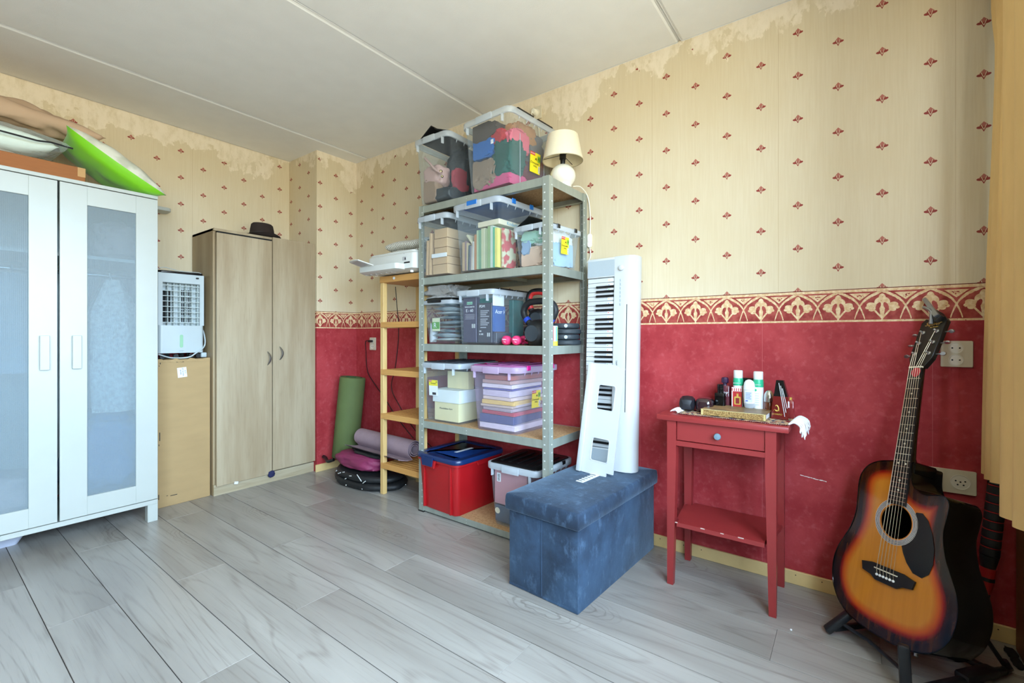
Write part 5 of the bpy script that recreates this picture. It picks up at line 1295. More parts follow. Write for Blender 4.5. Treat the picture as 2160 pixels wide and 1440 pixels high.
tag(MB().tube(smooth_path([(1.90, 3.04, 0.115), (1.89, 3.10, 0.095), (1.91, 3.16, 0.105), (1.915, 3.20, 0.110)]), 0.012, 8).build('black_tube', m_black, None, True), 'black curved tube poking out left of the magenta bag', 'tube')
crumple('magenta_bag', mat('magenta_nylon', (134, 44, 84), 0.6, var=0.10, scale=6), (1.925, 2.735, 0.158), (0.18, 0.42, 0.10), 14, 'magenta nylon bag squashed on the black folded trampoline', 'bag', amp=0.16, fr=1.3, lim=(1.80, 2.10, 2.50, 3.00, 0.104, 0.24))
crumple('black_sack', m_bfab, (1.99, 2.66, 0.214), (0.20, 0.36, 0.045), 15, 'flat black sack between the magenta bag and mauve mat', 'bag', amp=0.2, lim=(1.84, 2.16, 2.46, 2.90, 0.190, 0.228))
# ---------------------------------------------------------------- blue velvet storage ottoman
def velvet():
    m, nt, p = new_mat('blue_velvet')
    vec, X, Y, Z = coords(nt)
    n1 = nnoise(nt, vec, 4, (1, 1, 1), 5, 0.6); n2 = nnoise(nt, vec, 22, (1, 1, 0.6), 4, 0.65); n3 = nnoise(nt, vec, 46, (2.2, 2.2, 0.7), 4, 0.7)
    c = mixc(nt, n1.ss(0.32, 0.68), S((26, 42, 62)), S((52, 78, 106)))
    c = mixc(nt, n2.ss(0.52, 0.74) * 0.45, c, S((88, 116, 146)))
    c = mixc(nt, n3.ss(0.62, 0.78) * 0.35, c, S((138, 164, 188)))
    nt.links.new(c, p.inputs['Base Color']); p.inputs['Roughness'].default_value = 0.85
    p.inputs['Sheen Weight'].default_value = 0.55; p.inputs['Sheen Roughness'].default_value = 0.35; p.inputs['Sheen Tint'].default_value = S((170, 196, 222))
    b = nt.nodes.new('ShaderNodeBump'); b.inputs['Strength'].default_value = 0.25; b.inputs['Distance'].default_value = 0.004
    nt.links.new((n2 + n3).k, b.inputs['Height']); nt.links.new(b.outputs['Normal'], p.inputs['Normal'])
    return m
m_vel = velvet()
ot = thing('ottoman', 'folding blue velvet storage ottoman in front of the rack', 'ottoman', (1.485, 0.968, 0), math.radians(-3.4))
OL, OWd = 0.715, 0.348
for s, nm in ((1, 'left_side'), (-1, 'right_side')):
    MB().box(0.016, OL - 0.016, s * OWd / 2 - 0.008 - s * 0.016, s * OWd / 2 + 0.008 - s * 0.016, 0, 0.312, 0.004, seg=2).build('side_panel', m_vel, ot, True)
for x in (0.011, OL - 0.027):
    for y0, y1 in ((-OWd / 2 + 0.009, -0.001), (0.001, OWd / 2 - 0.009)): MB().box(x, x + 0.016, y0, y1, 0, 0.312, 0.003, seg=2).build('end_panel', m_vel, ot, True)
MB().box(0.01, OL - 0.01, -OWd / 2 + 0.01, OWd / 2 - 0.01, 0.003, 0.012).build('base_panel', m_vel, ot)
mb = MB(); e = lambda k, z: [(x, y, z) for x, y in rrect(-0.004 + k, OL + 0.004 - k, -OWd / 2 - 0.004 + k, OWd / 2 + 0.004 - k, 0.009, 4)]
mb.loft([e(0.004, 0.313), e(0.0, 0.317), e(-0.001, 0.345), e(0.0005, 0.368), e(0.003, 0.3755), e(0.010, 0.378), e(0.09, 0.379)]); mb.build('lid', m_vel, ot, True, 55)
MB().tube([(0.0105, 0.0, 0.01), (0.0105, 0.0, 0.31)], 0.0022, 6).build('fold_seam', m_vel, ot)
OT = 0.379

# ---------------------------------------------------------------- keyboard standing on end on the ottoman
m_kw = mat('piano_white_plastic', (204, 207, 208), 0.25, var=0.005)
m_kwk = mat('white_key_plastic', (206, 208, 208), 0.2, var=0.005)
m_kblk = mat('black_key_plastic', (18, 18, 20), 0.25)
m_ksp = mat('speaker_grille_grey', (172, 182, 188), 0.5, var=0.04, scale=300)
# local frame: x = across (toward the wall side buttons), y = up along the keyboard, z = out of the key face
KL, KWd = 1.036, 0.262
lean = math.radians(4.3)
upv = Vector((math.sin(lean), 0, math.cos(lean))); rt = Vector((0, -1, 0)); rt = (rt + upv * 0.012).normalized(); upv = (upv - rt * upv.dot(rt)).normalized()
out = rt.cross(upv)
ko = Vector((2.030, 1.070, OT + 0.002))
KM = Matrix(((rt.x, upv.x, out.x, ko.x), (rt.y, upv.y, out.y, ko.y), (rt.z, upv.z, out.z, ko.z), (0, 0, 0, 1)))
kbd = thing('keyboard', 'white electric piano standing upright on the blue ottoman', 'keyboard', M=KM)
mb = MB()
mb.box(0.0, 0.150, 0, KL, -0.085, -0.026, 0.006, seg=2)                    # bed under the keys
prof = [(0.150, -0.090), (0.150, 0.0), (0.195, 0.003), (0.225, 0.0), (0.248, -0.012), (0.259, -0.034), (0.261, -0.06), (0.255, -0.085), (0.245, -0.090)]
Mk = Matrix(((1, 0, 0, 0), (0, 0, 1, 0), (0, 1, 0, 0), (0, 0, 0, 1)))
mb.loft([[(x, yy, z) for x, z in prof] for yy in (0.0, 0.012, KL - 0.012, KL)])
mb.box(0.0, 0.152, 0, 0.098, -0.03, -0.001, 0.004, seg=2); mb.box(0.0, 0.152, KL - 0.098, KL, -0.03, -0.001, 0.004, seg=2)
mb.build('case', m_kw, kbd, True, 40)
for y0 in (0.012, KL - 0.092): MB().box(0.006, 0.148, y0, y0 + 0.080, -0.0012, 0.0004).build('speaker_grille', m_ksp, kbd)
y0, y1 = 0.100, KL - 0.100; nwh = 36; kw_ = (y1 - y0) / nwh
m_dot = [mat('note_sticker_%d' % i, c, 0.5) for i, c in enumerate(((226, 60, 60), (120, 200, 90), (80, 120, 220), (240, 200, 60)))]
for k in range(nwh):
    MB().box(0.002, 0.146, y0 + k * kw_ + 0.0009, y0 + (k + 1) * kw_ - 0.0009, -0.024, -0.0085, 0.0008).build('white_key', m_kwk, kbd)
stickers = MB()
for k in range(nwh - 1):
    if k % 7 in (0, 1, 3, 4, 5):
        yb = y0 + (k + 1) * kw_
        MB().box(0.052, 0.148, yb - 0.0055, yb + 0.0055, -0.012, 0.0015, 0.001).build('black_key', m_kblk, kbd)
for k in range(nwh):
    if k % 7 in (0, 2, 3, 5, 6) and k > 13:
        MB().box(0.112, 0.144, y0 + k * kw_ + 0.004, y0 + (k + 1) * kw_ - 0.006, -0.0085, -0.0080).build('note_sticker', m_whitest, kbd)
        MB().box(0.116, 0.120, y0 + k * kw_ + 0.008, y0 + k * kw_ + 0.013, -0.0080, -0.0076).build('note_dot', m_dot[k % 4], kbd)
MB().lathe([(0.013, 0.0), (0.013, 0.010), (0.010, 0.012), (0.0, 0.012)], M=Matrix.Translation((0.188, KL - 0.060, 0.002)), seg=24).build('volume_knob', m_kw, kbd, True, 40)
for k in range(7): MB().box(0.180, 0.187, KL - 0.125 - k * 0.020, KL - 0.113 - k * 0.020, 0.0018, 0.0040, 0.0008).build('button', m_ksp, kbd)
MB().box(0.2155, 0.2185, 0.28, KL - 0.24, -0.002, 0.0018).build('rest_slot', m_dark, kbd)
text('YAMAHA', 0.012, m_ink, kbd, frame((0.170, 0.50, 0.0026), (0, -1, 0), (1, 0, 0)))
# detached music rest leaning in front of the keys
rest_M = lambda: None
mr = thing('music_rest', 'white music rest with two cut-outs leaning on the keyboard', 'music rest', (0, 0, 0))
b_ = Vector((1.945, 1.050, OT + 0.003)); tpt = Vector((2.020, 1.020, 0.893))
yv = (tpt - b_).normalized(); xv = Vector((-0.06, -1, -0.04)); xv = (xv - yv * xv.dot(yv)).normalized(); zv = xv.cross(yv)
mr.matrix_world = Matrix(((xv.x, yv.x, zv.x, b_.x), (xv.y, yv.y, zv.y, b_.y), (xv.z, yv.z, zv.z, b_.z), (0, 0, 0, 1)))
mb = MB(); L_ = (tpt - b_).length
# plate with two window openings: built from strips around them
for x0, x1, ya, yb in ((0.0, 0.062, 0.0, L_), (0.152, 0.186, 0.02, L_ - 0.01), (0.062, 0.152, 0.0, 0.062), (0.062, 0.152, 0.170, 0.300), (0.062, 0.152, 0.420, L_)):
    mb.box(x0, x1, ya, yb, 0.0, 0.008)
bmesh.ops.remove_doubles(mb.bm, verts=mb.bm.verts, dist=0.0001)
mb.build('plate', m_kw, mr, False)
MB().box(0.0, 0.026, 0.0, L_, 0.008, 0.024, 0.004, seg=2).build('lip', m_kw, mr, True)
for ya, yb in ((0.062, 0.170), (0.300, 0.420)):
    q = MB(); q.tube([(x, y, 0.006) for x, y in rrect(0.062, 0.152, ya, yb, 0.012)], 0.0035, 6, closed=True); q.build('opening_edge', m_kw, mr, True)
nk = thing('note_strip', 'white comb-shaped note strip lying on the blue ottoman', 'note strip', (1.905, 0.950, OT), math.radians(-6))
mb = MB().box(-0.11, 0.07, -0.018, -0.004, 0, 0.0012)
for k in range(6): mb.box(-0.11 + k * 0.022, -0.098 + k * 0.022, -0.006, 0.020, 0, 0.0012)
mb.box(0.02, 0.09, -0.02, 0.03, 0.0012, 0.0022)
bmesh.ops.remove_doubles(mb.bm, verts=mb.bm.verts, dist=0.0001)
mb.build('comb', m_whitest, nk)

# ---------------------------------------------------------------- red side table
m_tred = mat('brick_red_paint', (148, 48, 48), 0.35, var=0.06, scale=7, stretch=(1, 0.4, 1))
m_worn = mat('worn_edge', (214, 186, 176), 0.8)
tb_ = thing('side_table', 'tall narrow brick-red side table with drawer and lower shelf', 'table', (1.885, 0.412, 0))
TZ, TW, TD = 0.700, 0.237, 0.292
MB().box(0, TD, -TW, TW, TZ - 0.022, TZ, 0.0025, seg=2).build('tabletop', m_tred, tb_, True)
def leg(x, y, sx, sy):
    top, bot = 0.036, 0.024
    a = [(0, 0), (sx * top, 0), (sx * top, sy * top), (0, sy * top)]; b = [(0, 0), (sx * bot, 0), (sx * bot, sy * bot), (0, sy * bot)]
    if sx * sy < 0: a.reverse(); b.reverse()
    ix = sy * 0.000
    return MB().loft([[(x + p, y + q, 0.0) for p, q in b], [(x + p, y + q, 0.52) for p, q in a], [(x + p, y + q, TZ - 0.022) for p, q in a]])
for x, sx in ((0.014, 1), (TD - 0.004, -1)):
    for y, sy in ((-TW + 0.040, 1), (TW - 0.040, -1)): leg(x, y, sx, sy).build('leg', m_tred, tb_)
for s in (-1, 1): MB().box(0.05, TD - 0.04, s * (TW - 0.058) - 0.008, s * (TW - 0.058) + 0.008, TZ - 0.135, TZ - 0.022).build('side_rail', m_tred, tb_)
MB().box(TD - 0.022, TD - 0.008, -TW + 0.07, TW - 0.07, TZ - 0.135, TZ - 0.022).build('back_rail', m_tred, tb_)
MB().box(0.016, 0.045, -TW + 0.075, TW - 0.075, TZ - 0.124, TZ - 0.104, 0.001).build('front_rail', m_tred, tb_)
dr = MB().box(0.020, 0.036, -TW + 0.078, TW - 0.078, TZ - 0.101, TZ - 0.025, 0.001).build('drawer', m_tred, tb_)
MB().lathe([(0.006, 0), (0.005, 0.010), (0.012, 0.014), (0.0135, 0.020), (0.011, 0.025), (0.0, 0.027)], M=frame((0.020, 0.0, TZ - 0.064), (0, -1, 0), (0, 0, 1)), seg=24).build('knob', mat('grey_blue_knob', (112, 134, 148), 0.35), dr, True, 50)
shp = [(0.016, -TW + 0.078), (0.016, TW - 0.078), (0.052, TW - 0.078), (0.058, TW - 0.066), (TD - 0.05, TW - 0.045), (TD - 0.045, TW - 0.078), (TD - 0.008, TW - 0.078), (TD - 0.008, -TW + 0.078), (TD - 0.045, -TW + 0.078), (TD - 0.05, -TW + 0.045), (0.058, -TW + 0.066), (0.052, -TW + 0.078)]
MB().prism(shp, 0.245, 0.262).build('lower_shelf', m_tred, tb_)
mbw = MB()
for (x, y, z, dy) in ((0.0155, 0.155, 0.262, 0.010), (0.0155, 0.05, 0.262, 0.016), (0.0155, -0.02, 0.2615, 0.012), (0.0155, -0.09, 0.262, 0.020)):
    mbw.box(x - 0.0004, x + 0.002, y, y + dy, z - 0.003, z + 0.0004)
mbw.build('chipped_paint', m_worn, tb_)

# runner, book and toiletries on the table
TT = TZ
def runner_mat():
    m, nt, p = new_mat('patterned_runner')
    vec, X, Y, Z = coords(nt)
    n = nnoise(nt, vec, 60, (1, 1, 1), 2); v2 = nnoise(nt, vec, 34, (1, 1, 1), 1)
    c = mixc(nt, n.gt(0.54), S((206, 178, 138)), S((40, 46, 84)))
    c = mixc(nt, v2.gt(0.60), c, S((134, 34, 44)))
    edge = (X.lt(0.012)).mx(X.gt(0.188))
    c = mixc(nt, edge, c, S((120, 30, 40)))
    dots = edge * (((Y * 140.0).mod(1.0)).lt(0.4)) * nnoise(nt, vec, 120).gt(0.5)
    c = mixc(nt, dots, c, S((220, 206, 190)))
    nt.links.new(c, p.inputs['Base Color']); p.inputs['Roughness'].default_value = 0.95
    return m
rn = thing('table_runner', 'small oriental table runner with white tassels on the red table', 'runner', (1.926, 0.380, TT), math.radians(-3))
mb = MB()
def f(i, j):
    x = 0.2 * j / 8; y = 0.205 - 0.405 * i / 30
    return Vector((x, y, 0.0022 + 0.0008 * math.sin(i * 0.9 + j)))
mb.grid(f, 31, 9).grid(lambda i, j: f(i, j) - Vector((0, 0, 0.0018)), 31, 9)
mb.build('cloth', runner_mat(), rn, True)
m_tas = mat('white_tassel_yarn', (232, 232, 236), 0.9, var=0.05, scale=60)
def tassels(side, n, drop):
    mb = MB(); R2 = random.Random(5 + n)
    for k in range(n):
        x = 0.015 + 0.17 * k / (n - 1)
        y0 = -0.2 * side
        if drop:
            p = [(x, y0, 0.004), (x + 0.004 - 0.01 * R2.random(), y0 - side * 0.018, 0.010 + 0.004 * R2.random()), (x - 0.008 * R2.random(), y0 - side * (0.034 + 0.010 * R2.random()), -0.002), (x - 0.030 * R2.random() - 0.004, y0 - side * (0.038 + 0.014 * R2.random()), -0.018 - 0.026 * R2.random())]
        else:
            p = [(x, y0, 0.004), (x + 0.002, y0 - side * 0.015, 0.009 + 0.008 * R2.random()), (x - 0.006 + 0.012 * R2.random(), y0 - side * (0.026 + 0.01 * R2.random()), 0.004 + 0.006 * R2.random())]
        mb.tube(smooth_path(p, 4), [0.0028] * (4 * (len(p) - 1)) + [0.0007], 5)
    o = mb.build('tassel_fringe', m_tas, rn, True); o['kind'] = 'stuff'
tassels(1, 34, True); tassels(-1, 22, False)
bk = thing('book', 'gold-patterned hardback book lying on the table runner', 'book', (1.952, 0.372, TT + 0.0045), math.radians(-1.5))
m_gold = mat('gold_patterned_cover', (166, 130, 84), 0.45, c2=(128, 108, 78), scale=24, contrast=3)
m_spine = mat('gold_speckled_spine', (120, 92, 50), 0.4, c2=(176, 146, 92), scale=260, contrast=3)
MB().box(0.0, 0.165, -0.118, 0.118, 0, 0.0025, 0.0008).build('back_cover', m_gold, bk); MB().box(0.0, 0.165, -0.118, 0.118, 0.0215, 0.024, 0.0008).build('front_cover', m_gold, bk)
MB().box(-0.001, 0.0025, -0.118, 0.118, 0.0, 0.024, 0.0008).build('spine', m_spine, bk); MB().box(0.0025, 0.160, -0.114, 0.115, 0.0025, 0.0215).build('page_block', m_paper, bk)
for y in (-0.113, 0.113): MB().box(-0.0016, 0.0, y - 0.0035, y + 0.0035, 0.0, 0.024).build('gilt_band', mat('gilt', (206, 190, 130), 0.35), bk)
MB().box(-0.0014, 0.0, -0.118, 0.118, 0.0222, 0.024).build('gilt_edge', mat('gilt2', (206, 196, 140), 0.35), bk)
BT = TT + 0.0285
# two black spectacle cases
def case(lab, loc, sx, sy, sz, m, rz, facet):
    mb = MB(); bmesh.ops.create_icosphere(mb.bm, subdivisions=2 if facet else 4, radius=1)
    for v in mb.bm.verts:
        d = v.co.normalized(); q = Vector([math.copysign(abs(c) ** (0.75 if facet else 0.6), c) for c in d])
        v.co = Vector((q.x * sx, q.y * sy, max(q.z, -0.8) * sz))
    t = thing('glasses_case', lab, 'case', loc, rz)
    mb.build('shell', m, t, True, 25 if facet else 60)
    MB().tube([(math.cos(a) * sx * 0.97, math.sin(a) * sy * 0.97, 0.0) for a in [2 * PI * k / 28 for k in range(28)]], 0.0012, 5, closed=True).build('seam', m_dark, t)
    return t
case('faceted black case at the left edge of the red table', (2.045, 0.568, TT + 0.0045 + 0.0275), 0.050, 0.034, 0.034, mat('matte_black_case', (26, 26, 34), 0.55), 0.2, True)
case('glossy dark plum case next to the faceted black case', (2.055, 0.498, TT + 0.0045 + 0.0265), 0.045, 0.036, 0.033, mat('glossy_plum_case', (44, 22, 30), 0.12, coat=0.8), 0.1, False)
m_glassb = mat('black_bottle_glass', (10, 10, 12), 0.08, spec=0.4); m_capb = mat('black_gloss_cap', (14, 14, 16), 0.15)
b1 = thing('perfume_bottle', 'square black perfume bottle with ringed black cap', 'bottle', (2.100, 0.446, TT + 0.004), 0, 'toiletries on the red table')
MB().prism(rrect(-0.019, 0.019, -0.021, 0.021, 0.007), 0, 0.078, bev=0.003).build('flask', m_glassb, b1, True, 40)
MB().lathe([(0.013, 0.078), (0.013, 0.090), (0.0118, 0.091), (0.013, 0.092), (0.013, 0.102), (0.0118, 0.103), (0.013, 0.104), (0.013, 0.113), (0.011, 0.115), (0.0, 0.115)], seg=24).build('cap', m_capb, b1, True, 30)
def glassy(name, c, d, rough=0.05):
    return clear(name, c, d, tuple(min(255, v + 10) for v in c), rough, 0.25)
b2 = thing('perfume_bottle', 'smoky purple perfume bottle with a dark violet stopper behind', 'bottle', (2.138, 0.436, TT + 0.004), 0, 'toiletries on the red table')
MB().prism(rrect(-0.017, 0.017, -0.022, 0.022, 0.006), 0, 0.108, bev=0.004).build('flask', mat('smoky_purple_glass', (96, 40, 52), 0.08, coat=0.8), b2, True, 40)
text('JOOP!', 0.015, m_whitest, b2, FRONT(-0.0178, 0.0, 0.075)); text('HOMME', 0.006, m_whitest, b2, FRONT(-0.0178, 0.0, 0.062))
MB().lathe([(0.008, 0.108), (0.008, 0.116), (0.015, 0.119), (0.0155, 0.135), (0.012, 0.142), (0.0, 0.144)], seg=8).build('stopper', mat('dark_violet_stopper', (50, 26, 56), 0.2), b2, False)
b3 = thing('perfume_carton', 'red and gold perfume carton between the bottles', 'box', (2.118, 0.384, TT + 0.0045), 0.05, 'toiletries on the red table')
MB().box(-0.014, 0.014, -0.019, 0.019, 0, 0.104, 0.0008).build('carton', mat('cherry_red_card', (176, 34, 34), 0.5), b3)
mb = MB().box(-0.0148, -0.014, -0.019, 0.019, 0.088, 0.104); mb.build('striped_band', m_whitest, b3)
for k in range(5): MB().box(-0.0152, -0.0148, -0.017 + k * 0.008, -0.0135 + k * 0.008, 0.089, 0.101).build('stripe', m_redst, b3)
MB().box(-0.0148, -0.014, 0.0155, 0.019, 0.02, 0.088).build('side_band', m_whitest, b3)
m_gl = mat('gold_print', (212, 176, 84), 0.35, 0.3)
MB().prism(rrect(-0.0125, 0.0125, 0.032, 0.066, 0.004), 0, 0.0006, M=FRONT(-0.0143, -0.003, 0)).build('gold_flask_print', m_gl, b3); MB().box(-0.0149, -0.0143, -0.0065, 0.0005, 0.066, 0.078).build('gold_neck_print', m_gl, b3)
MB().box(-0.0153, -0.0148, -0.010, 0.004, 0.036, 0.060).build('red_label_print', mat('deep_red_print', (128, 24, 26), 0.5), b3)
m_canw = mat('white_can', (232, 236, 238), 0.3, var=0.005); m_cang = mat('green_can_band', (48, 178, 132), 0.35)
def can(lab, loc, rz=0):
    t = thing('spray_can', lab, 'spray can', loc, rz, 'toiletries on the red table')
    MB().lathe([(0.0185, 0), (0.0195, 0.002), (0.0195, 0.112), (0.018, 0.116)], seg=28).build('can', m_canw, t, True, 40)
    MB().lathe([(0.0197, 0.112), (0.0197, 0.130), (0.0188, 0.140), (0.0175, 0.143)], seg=28).build('green_band', m_cang, t, True, 40)
    MB().lathe([(0.0165, 0.142), (0.0178, 0.144), (0.0178, 0.172), (0.0165, 0.1755), (0.0, 0.176)], seg=28).build('cap', m_canw, t, True, 40)
    text('ECOSPRAY', 0.0062, m_whitest, t, FRONT(-0.0202, 0.0, 0.122))
    MB().prism(ellipse(0, 0, 0.005, 0.005, 16), 0, 0.0004, M=FRONT(-0.0198, 0.006, 0.100)).build('leaf_mark', m_cang, t)
    for k in range(6): MB().box(-0.0199, -0.0194, -0.008, 0.007, 0.085 - k * 0.009, 0.0865 - k * 0.009).build('small_print', mat('pale_print', (170, 190, 186), 0.6), t)
    return t
can('spray can farther left and back behind the red perfume carton', (2.128, 0.382, TT + 0.004))
can('spray can in front, right of the roll-on deodorant', (2.108, 0.303, TT + 0.004), -0.1)
ro = thing('roll_on_deodorant', 'white oval roll-on deodorant standing on the gold book', 'deodorant', (2.092, 0.334, BT), 0, 'toiletries on the red table')
el = lambda a, b, z: [(x, y, z) for x, y in ellipse(0, 0, a, b, 28)]
MB().loft([el(0.011, 0.015, 0), el(0.0135, 0.018, 0.003), el(0.0155, 0.0205, 0.020)], True, False).build('clear_base', clear('frosted_base', (236, 240, 244), 0.5, (226, 230, 236), 0.3), ro, True)
MB().loft([el(0.0155, 0.0205, 0.020), el(0.0165, 0.0220, 0.045), el(0.0165, 0.0220, 0.074)], True, True).build('bottle', m_canw, ro, True)
MB().loft([el(0.0167, 0.0222, 0.075), el(0.0165, 0.0218, 0.090), el(0.0145, 0.0190, 0.104), el(0.010, 0.013, 0.113), el(0.004, 0.005, 0.117)]).build('cap', m_canw, ro, True, 60)
lb_ = MB().box(-0.0172, -0.0162, -0.014, 0.014, 0.026, 0.070).build('label', mat('pale_blue_label', (206, 214, 238), 0.5), ro)
for k in range(5): MB().box(-0.0176, -0.0172, -0.010 + 0.003 * (k % 2), 0.011, 0.062 - k * 0.006, 0.0645 - k * 0.006).build('print_line', mat('blue_ink', (110, 126, 196), 0.6), lb_)
MB().box(-0.0176, -0.0172, 0.002, 0.011, 0.0285, 0.0335).build('print_block', mat('blue_ink2', (90, 106, 186), 0.6), lb_)
do_ = thing('perfume_bottle', 'amber perfume bottle with a silver dome cap', 'bottle', (2.102, 0.262, TT + 0.004), 0, 'toiletries on the red table')
MB().lathe([(0.017, 0), (0.020, 0.003), (0.020, 0.052), (0.018, 0.056)], seg=28).build('flask', mat('amber_glass', (112, 52, 30), 0.06, coat=0.9), do_, True, 40)
MB().lathe([(0.0205, 0.056), (0.0208, 0.070)] + [(0.0208 * math.cos(a), 0.070 + 0.034 * math.sin(a)) for a in [k * PI / 16 for k in range(1, 8)]] + [(0.0, 0.104)], seg=28).build('dome_cap', mat('silver_cap', (206, 208, 206), 0.18, 0.9), do_, True, 60)
sc2 = thing('perfume_bottle', 'slanted red glass perfume bottle with tall black cap and scorpion print', 'bottle', (2.045, 0.216, TT + 0.004), math.radians(-4), 'toiletries on the red table')
pl = lambda x0, x1, y0, y1, z: [(x0, y0, z), (x1, y0, z), (x1, y1, z), (x0, y1, z)]
MB().loft([pl(-0.016, 0.016, -0.028, 0.031, 0), pl(-0.015, 0.015, -0.026, 0.024, 0.088)]).build('flask', mat('ruby_glass', (104, 14, 16), 0.06, coat=1.0), sc2, False)
MB().loft([pl(-0.014, 0.014, -0.025, 0.022, 0.088), pl(-0.011, 0.011, -0.010, 0.014, 0.150)]).build('cap', m_capb, sc2)
for k in range(3):
    MB().tube([(-0.0160, 0.004 - k * 0.006, 0.140 - k * 0.010), (-0.0165, -0.016 - k * 0.004, 0.012 + k * 0.016)], 0.0009, 5).build('silver_line', m_whitest, sc2)
text('SCORPIO', 0.0085, m_gl, sc2, frame((-0.0168, 0.010, 0.018), (0, -1, 0), (0.012, 0, 1)))
sco = MB()
sco.tube(smooth_path([(-0.0166, 0.016, 0.034), (-0.0166, 0.010, 0.031), (-0.0166, 0.005, 0.036), (-0.0166, 0.006, 0.046), (-0.0165, 0.011, 0.053), (-0.0165, 0.016, 0.050)]), [0.0022] * 20 + [0.0018] * 20 + [0.0010], 6)
for s in (-1, 1): sco.tube([(-0.0166, 0.012, 0.033), (-0.0166, 0.012 + 0.007 * s, 0.036 + 0.001 * s), (-0.0166, 0.012 + 0.010 * s, 0.031)], 0.0007, 5)
sco.build('scorpion_print', m_gl, sc2, True)
sm = thing('perfume_bottle', 'small rosy glass bottle at the right end of the table', 'bottle', (2.085, 0.188, TT + 0.0005), 0, 'toiletries on the red table')
MB().prism(rrect(-0.012, 0.012, -0.014, 0.014, 0.005), 0, 0.075, bev=0.006).build('flask', mat('rosy_glass', (140, 44, 48), 0.08, coat=0.9), sm, True, 40)
MB().lathe([(0.006, 0.075), (0.006, 0.084), (0, 0.084)], seg=14).build('cap', m_gl, sm, True)
bb = thing('black_box', 'flat black box standing at the back behind the spray cans', 'box', (2.152, 0.334, TT + 0.0005)); MB().box(-0.002, 0.014, -0.040, 0.044, 0, 0.146, 0.002).build('carton', m_capb, bb)

# ---------------------------------------------------------------- acoustic guitar on its stand
def basis(loc, a, l, ro, s):
    n = Vector((-math.cos(a), math.sin(a), 0)); r = Vector((-math.sin(a), -math.cos(a), 0)); up = Vector((0, 0, 1))
    v = math.cos(l) * up - math.sin(l) * n; w = math.cos(l) * n + math.sin(l) * up
    r2 = math.cos(ro) * r - math.sin(ro) * v; v2 = math.cos(ro) * v + math.sin(ro) * r
    return Matrix(((r2.x * s, v2.x * s, w.x * s, loc[0]), (r2.y * s, v2.y * s, w.y * s, loc[1]), (r2.z * s, v2.z * s, w.z * s, loc[2]), (0, 0, 0, 1)))
GM = basis((1.829, -0.077, 0.109), 0.852, 0.287, -0.130, 1.05)
gt = thing('acoustic_guitar', 'sunburst acoustic guitar with cutaway standing by the curtain', 'guitar', M=GM)
left = [(-0.020, 0.0), (-0.0185, 0.05), (-0.008, 0.105), (0.015, 0.150), (0.055, 0.182), (0.095, 0.195), (0.135, 0.198), (0.175, 0.191), (0.215, 0.173), (0.255, 0.154), (0.295, 0.143), (0.33, 0.140), (0.37, 0.143), (0.405, 0.146), (0.435, 0.143), (0.462, 0.130), (0.482, 0.108), (0.494, 0.078), (0.500, 0.042), (0.502, 0.026)]
rightc = left[:11] + [(0.33, 0.139), (0.37, 0.144), (0.400, 0.146), (0.418, 0.138), (0.424, 0.122), (0.420, 0.100), (0.416, 0.080), (0.420, 0.058), (0.434, 0.040), (0.460, 0.030), (0.502, 0.027)]
def spl(pts, n=4):
    return [(p.x, p.y) for p in smooth_path([(h, v, 0) for v, h in pts], n)]
lo_ = spl(left); ro_ = spl(rightc)
outline = [(-h, v) for h, v in lo_] + [(h, v) for h, v in reversed(ro_)][0:-1]      # bottom -> up the left -> down the right
outline = outline[::-1]
N_ = len(outline)
HC = (0.0, 0.317); HR = 0.050
m_gblk = mat('black_gloss_lacquer', (10, 9, 9), 0.08, var=0.02, spec=0.35)
def burst():
    m, nt, p = new_mat('sunburst_lacquer')
    at = nt.nodes.new('ShaderNodeAttribute'); at.attribute_name = 'burst'
    vec, X, Y, Z = coords(nt)
    grain = nnoise(nt, vec, 60, (1, 0.06, 1), 3)
    f = V(nt, at.outputs['Fac']) + (nnoise(nt, vec, 16, (1, 1, 1), 2) - 0.5) * 0.05
    r = nt.nodes.new('ShaderNodeValToRGB'); cr = r.color_ramp
    cr.elements[0].position = 0.17; cr.elements[0].color = S((16, 10, 10)); cr.elements[1].position = 0.66; cr.elements[1].color = S((206, 132, 40))
    for pos, c in ((0.27, (48, 12, 10)), (0.36, (140, 28, 14)), (0.47, (194, 84, 22))): e = cr.elements.new(pos); e.color = S(c)
    nt.links.new(f.k, r.inputs['Fac'])
    nt.links.new(mixc(nt, grain.ss(0.35, 0.7) * 0.18, r.outputs['Color'], S((150, 84, 24))), p.inputs['Base Color'])
    p.inputs['Roughness'].default_value = 0.22; p.inputs['Coat Weight'].default_value = 0.25; p.inputs['Coat Roughness'].default_value = 0.04
    return m
def dist_edge(q):
    best = 9
    for i in range(0, N_):
        a = Vector(outline[i]); b = Vector(outline[(i + 1) % N_]); ab = b - a; t = max(0, min(1, (q - a).dot(ab) / max(ab.length_squared, 1e-12)))
        best = min(best, (q - a - ab * t).length)
    return best
rings = 12; mb = MB(); rows = []; burstv = []
for k in range(rings + 1):
    t = k / rings; row = []
    for (x, y) in outline:
        d = Vector((x - HC[0], y - HC[1])); hp = Vector(HC) + d.normalized() * HR
        q = hp.lerp(Vector((x, y)), t); row.append(mb.bm.verts.new((q.x, q.y, 0))); burstv.append(min(1.0, dist_edge(q) / 0.10))
    rows.append(row)
for a, b in zip(rows, rows[1:]):
    for i in range(N_): mb.bm.faces.new((a[i], a[(i + 1) % N_], b[(i + 1) % N_], b[i]))
mb.bm.verts.index_update()
top = mb.build('soundboard', burst(), gt, True, 60)
at = top.data.attributes.new('burst', 'FLOAT', 'POINT'); at.data.foreach_set('value', burstv)
mb = MB()
ins = lambda k, z: [((x) * k, (y - 0.24) * k + 0.24, z) for x, y in outline]
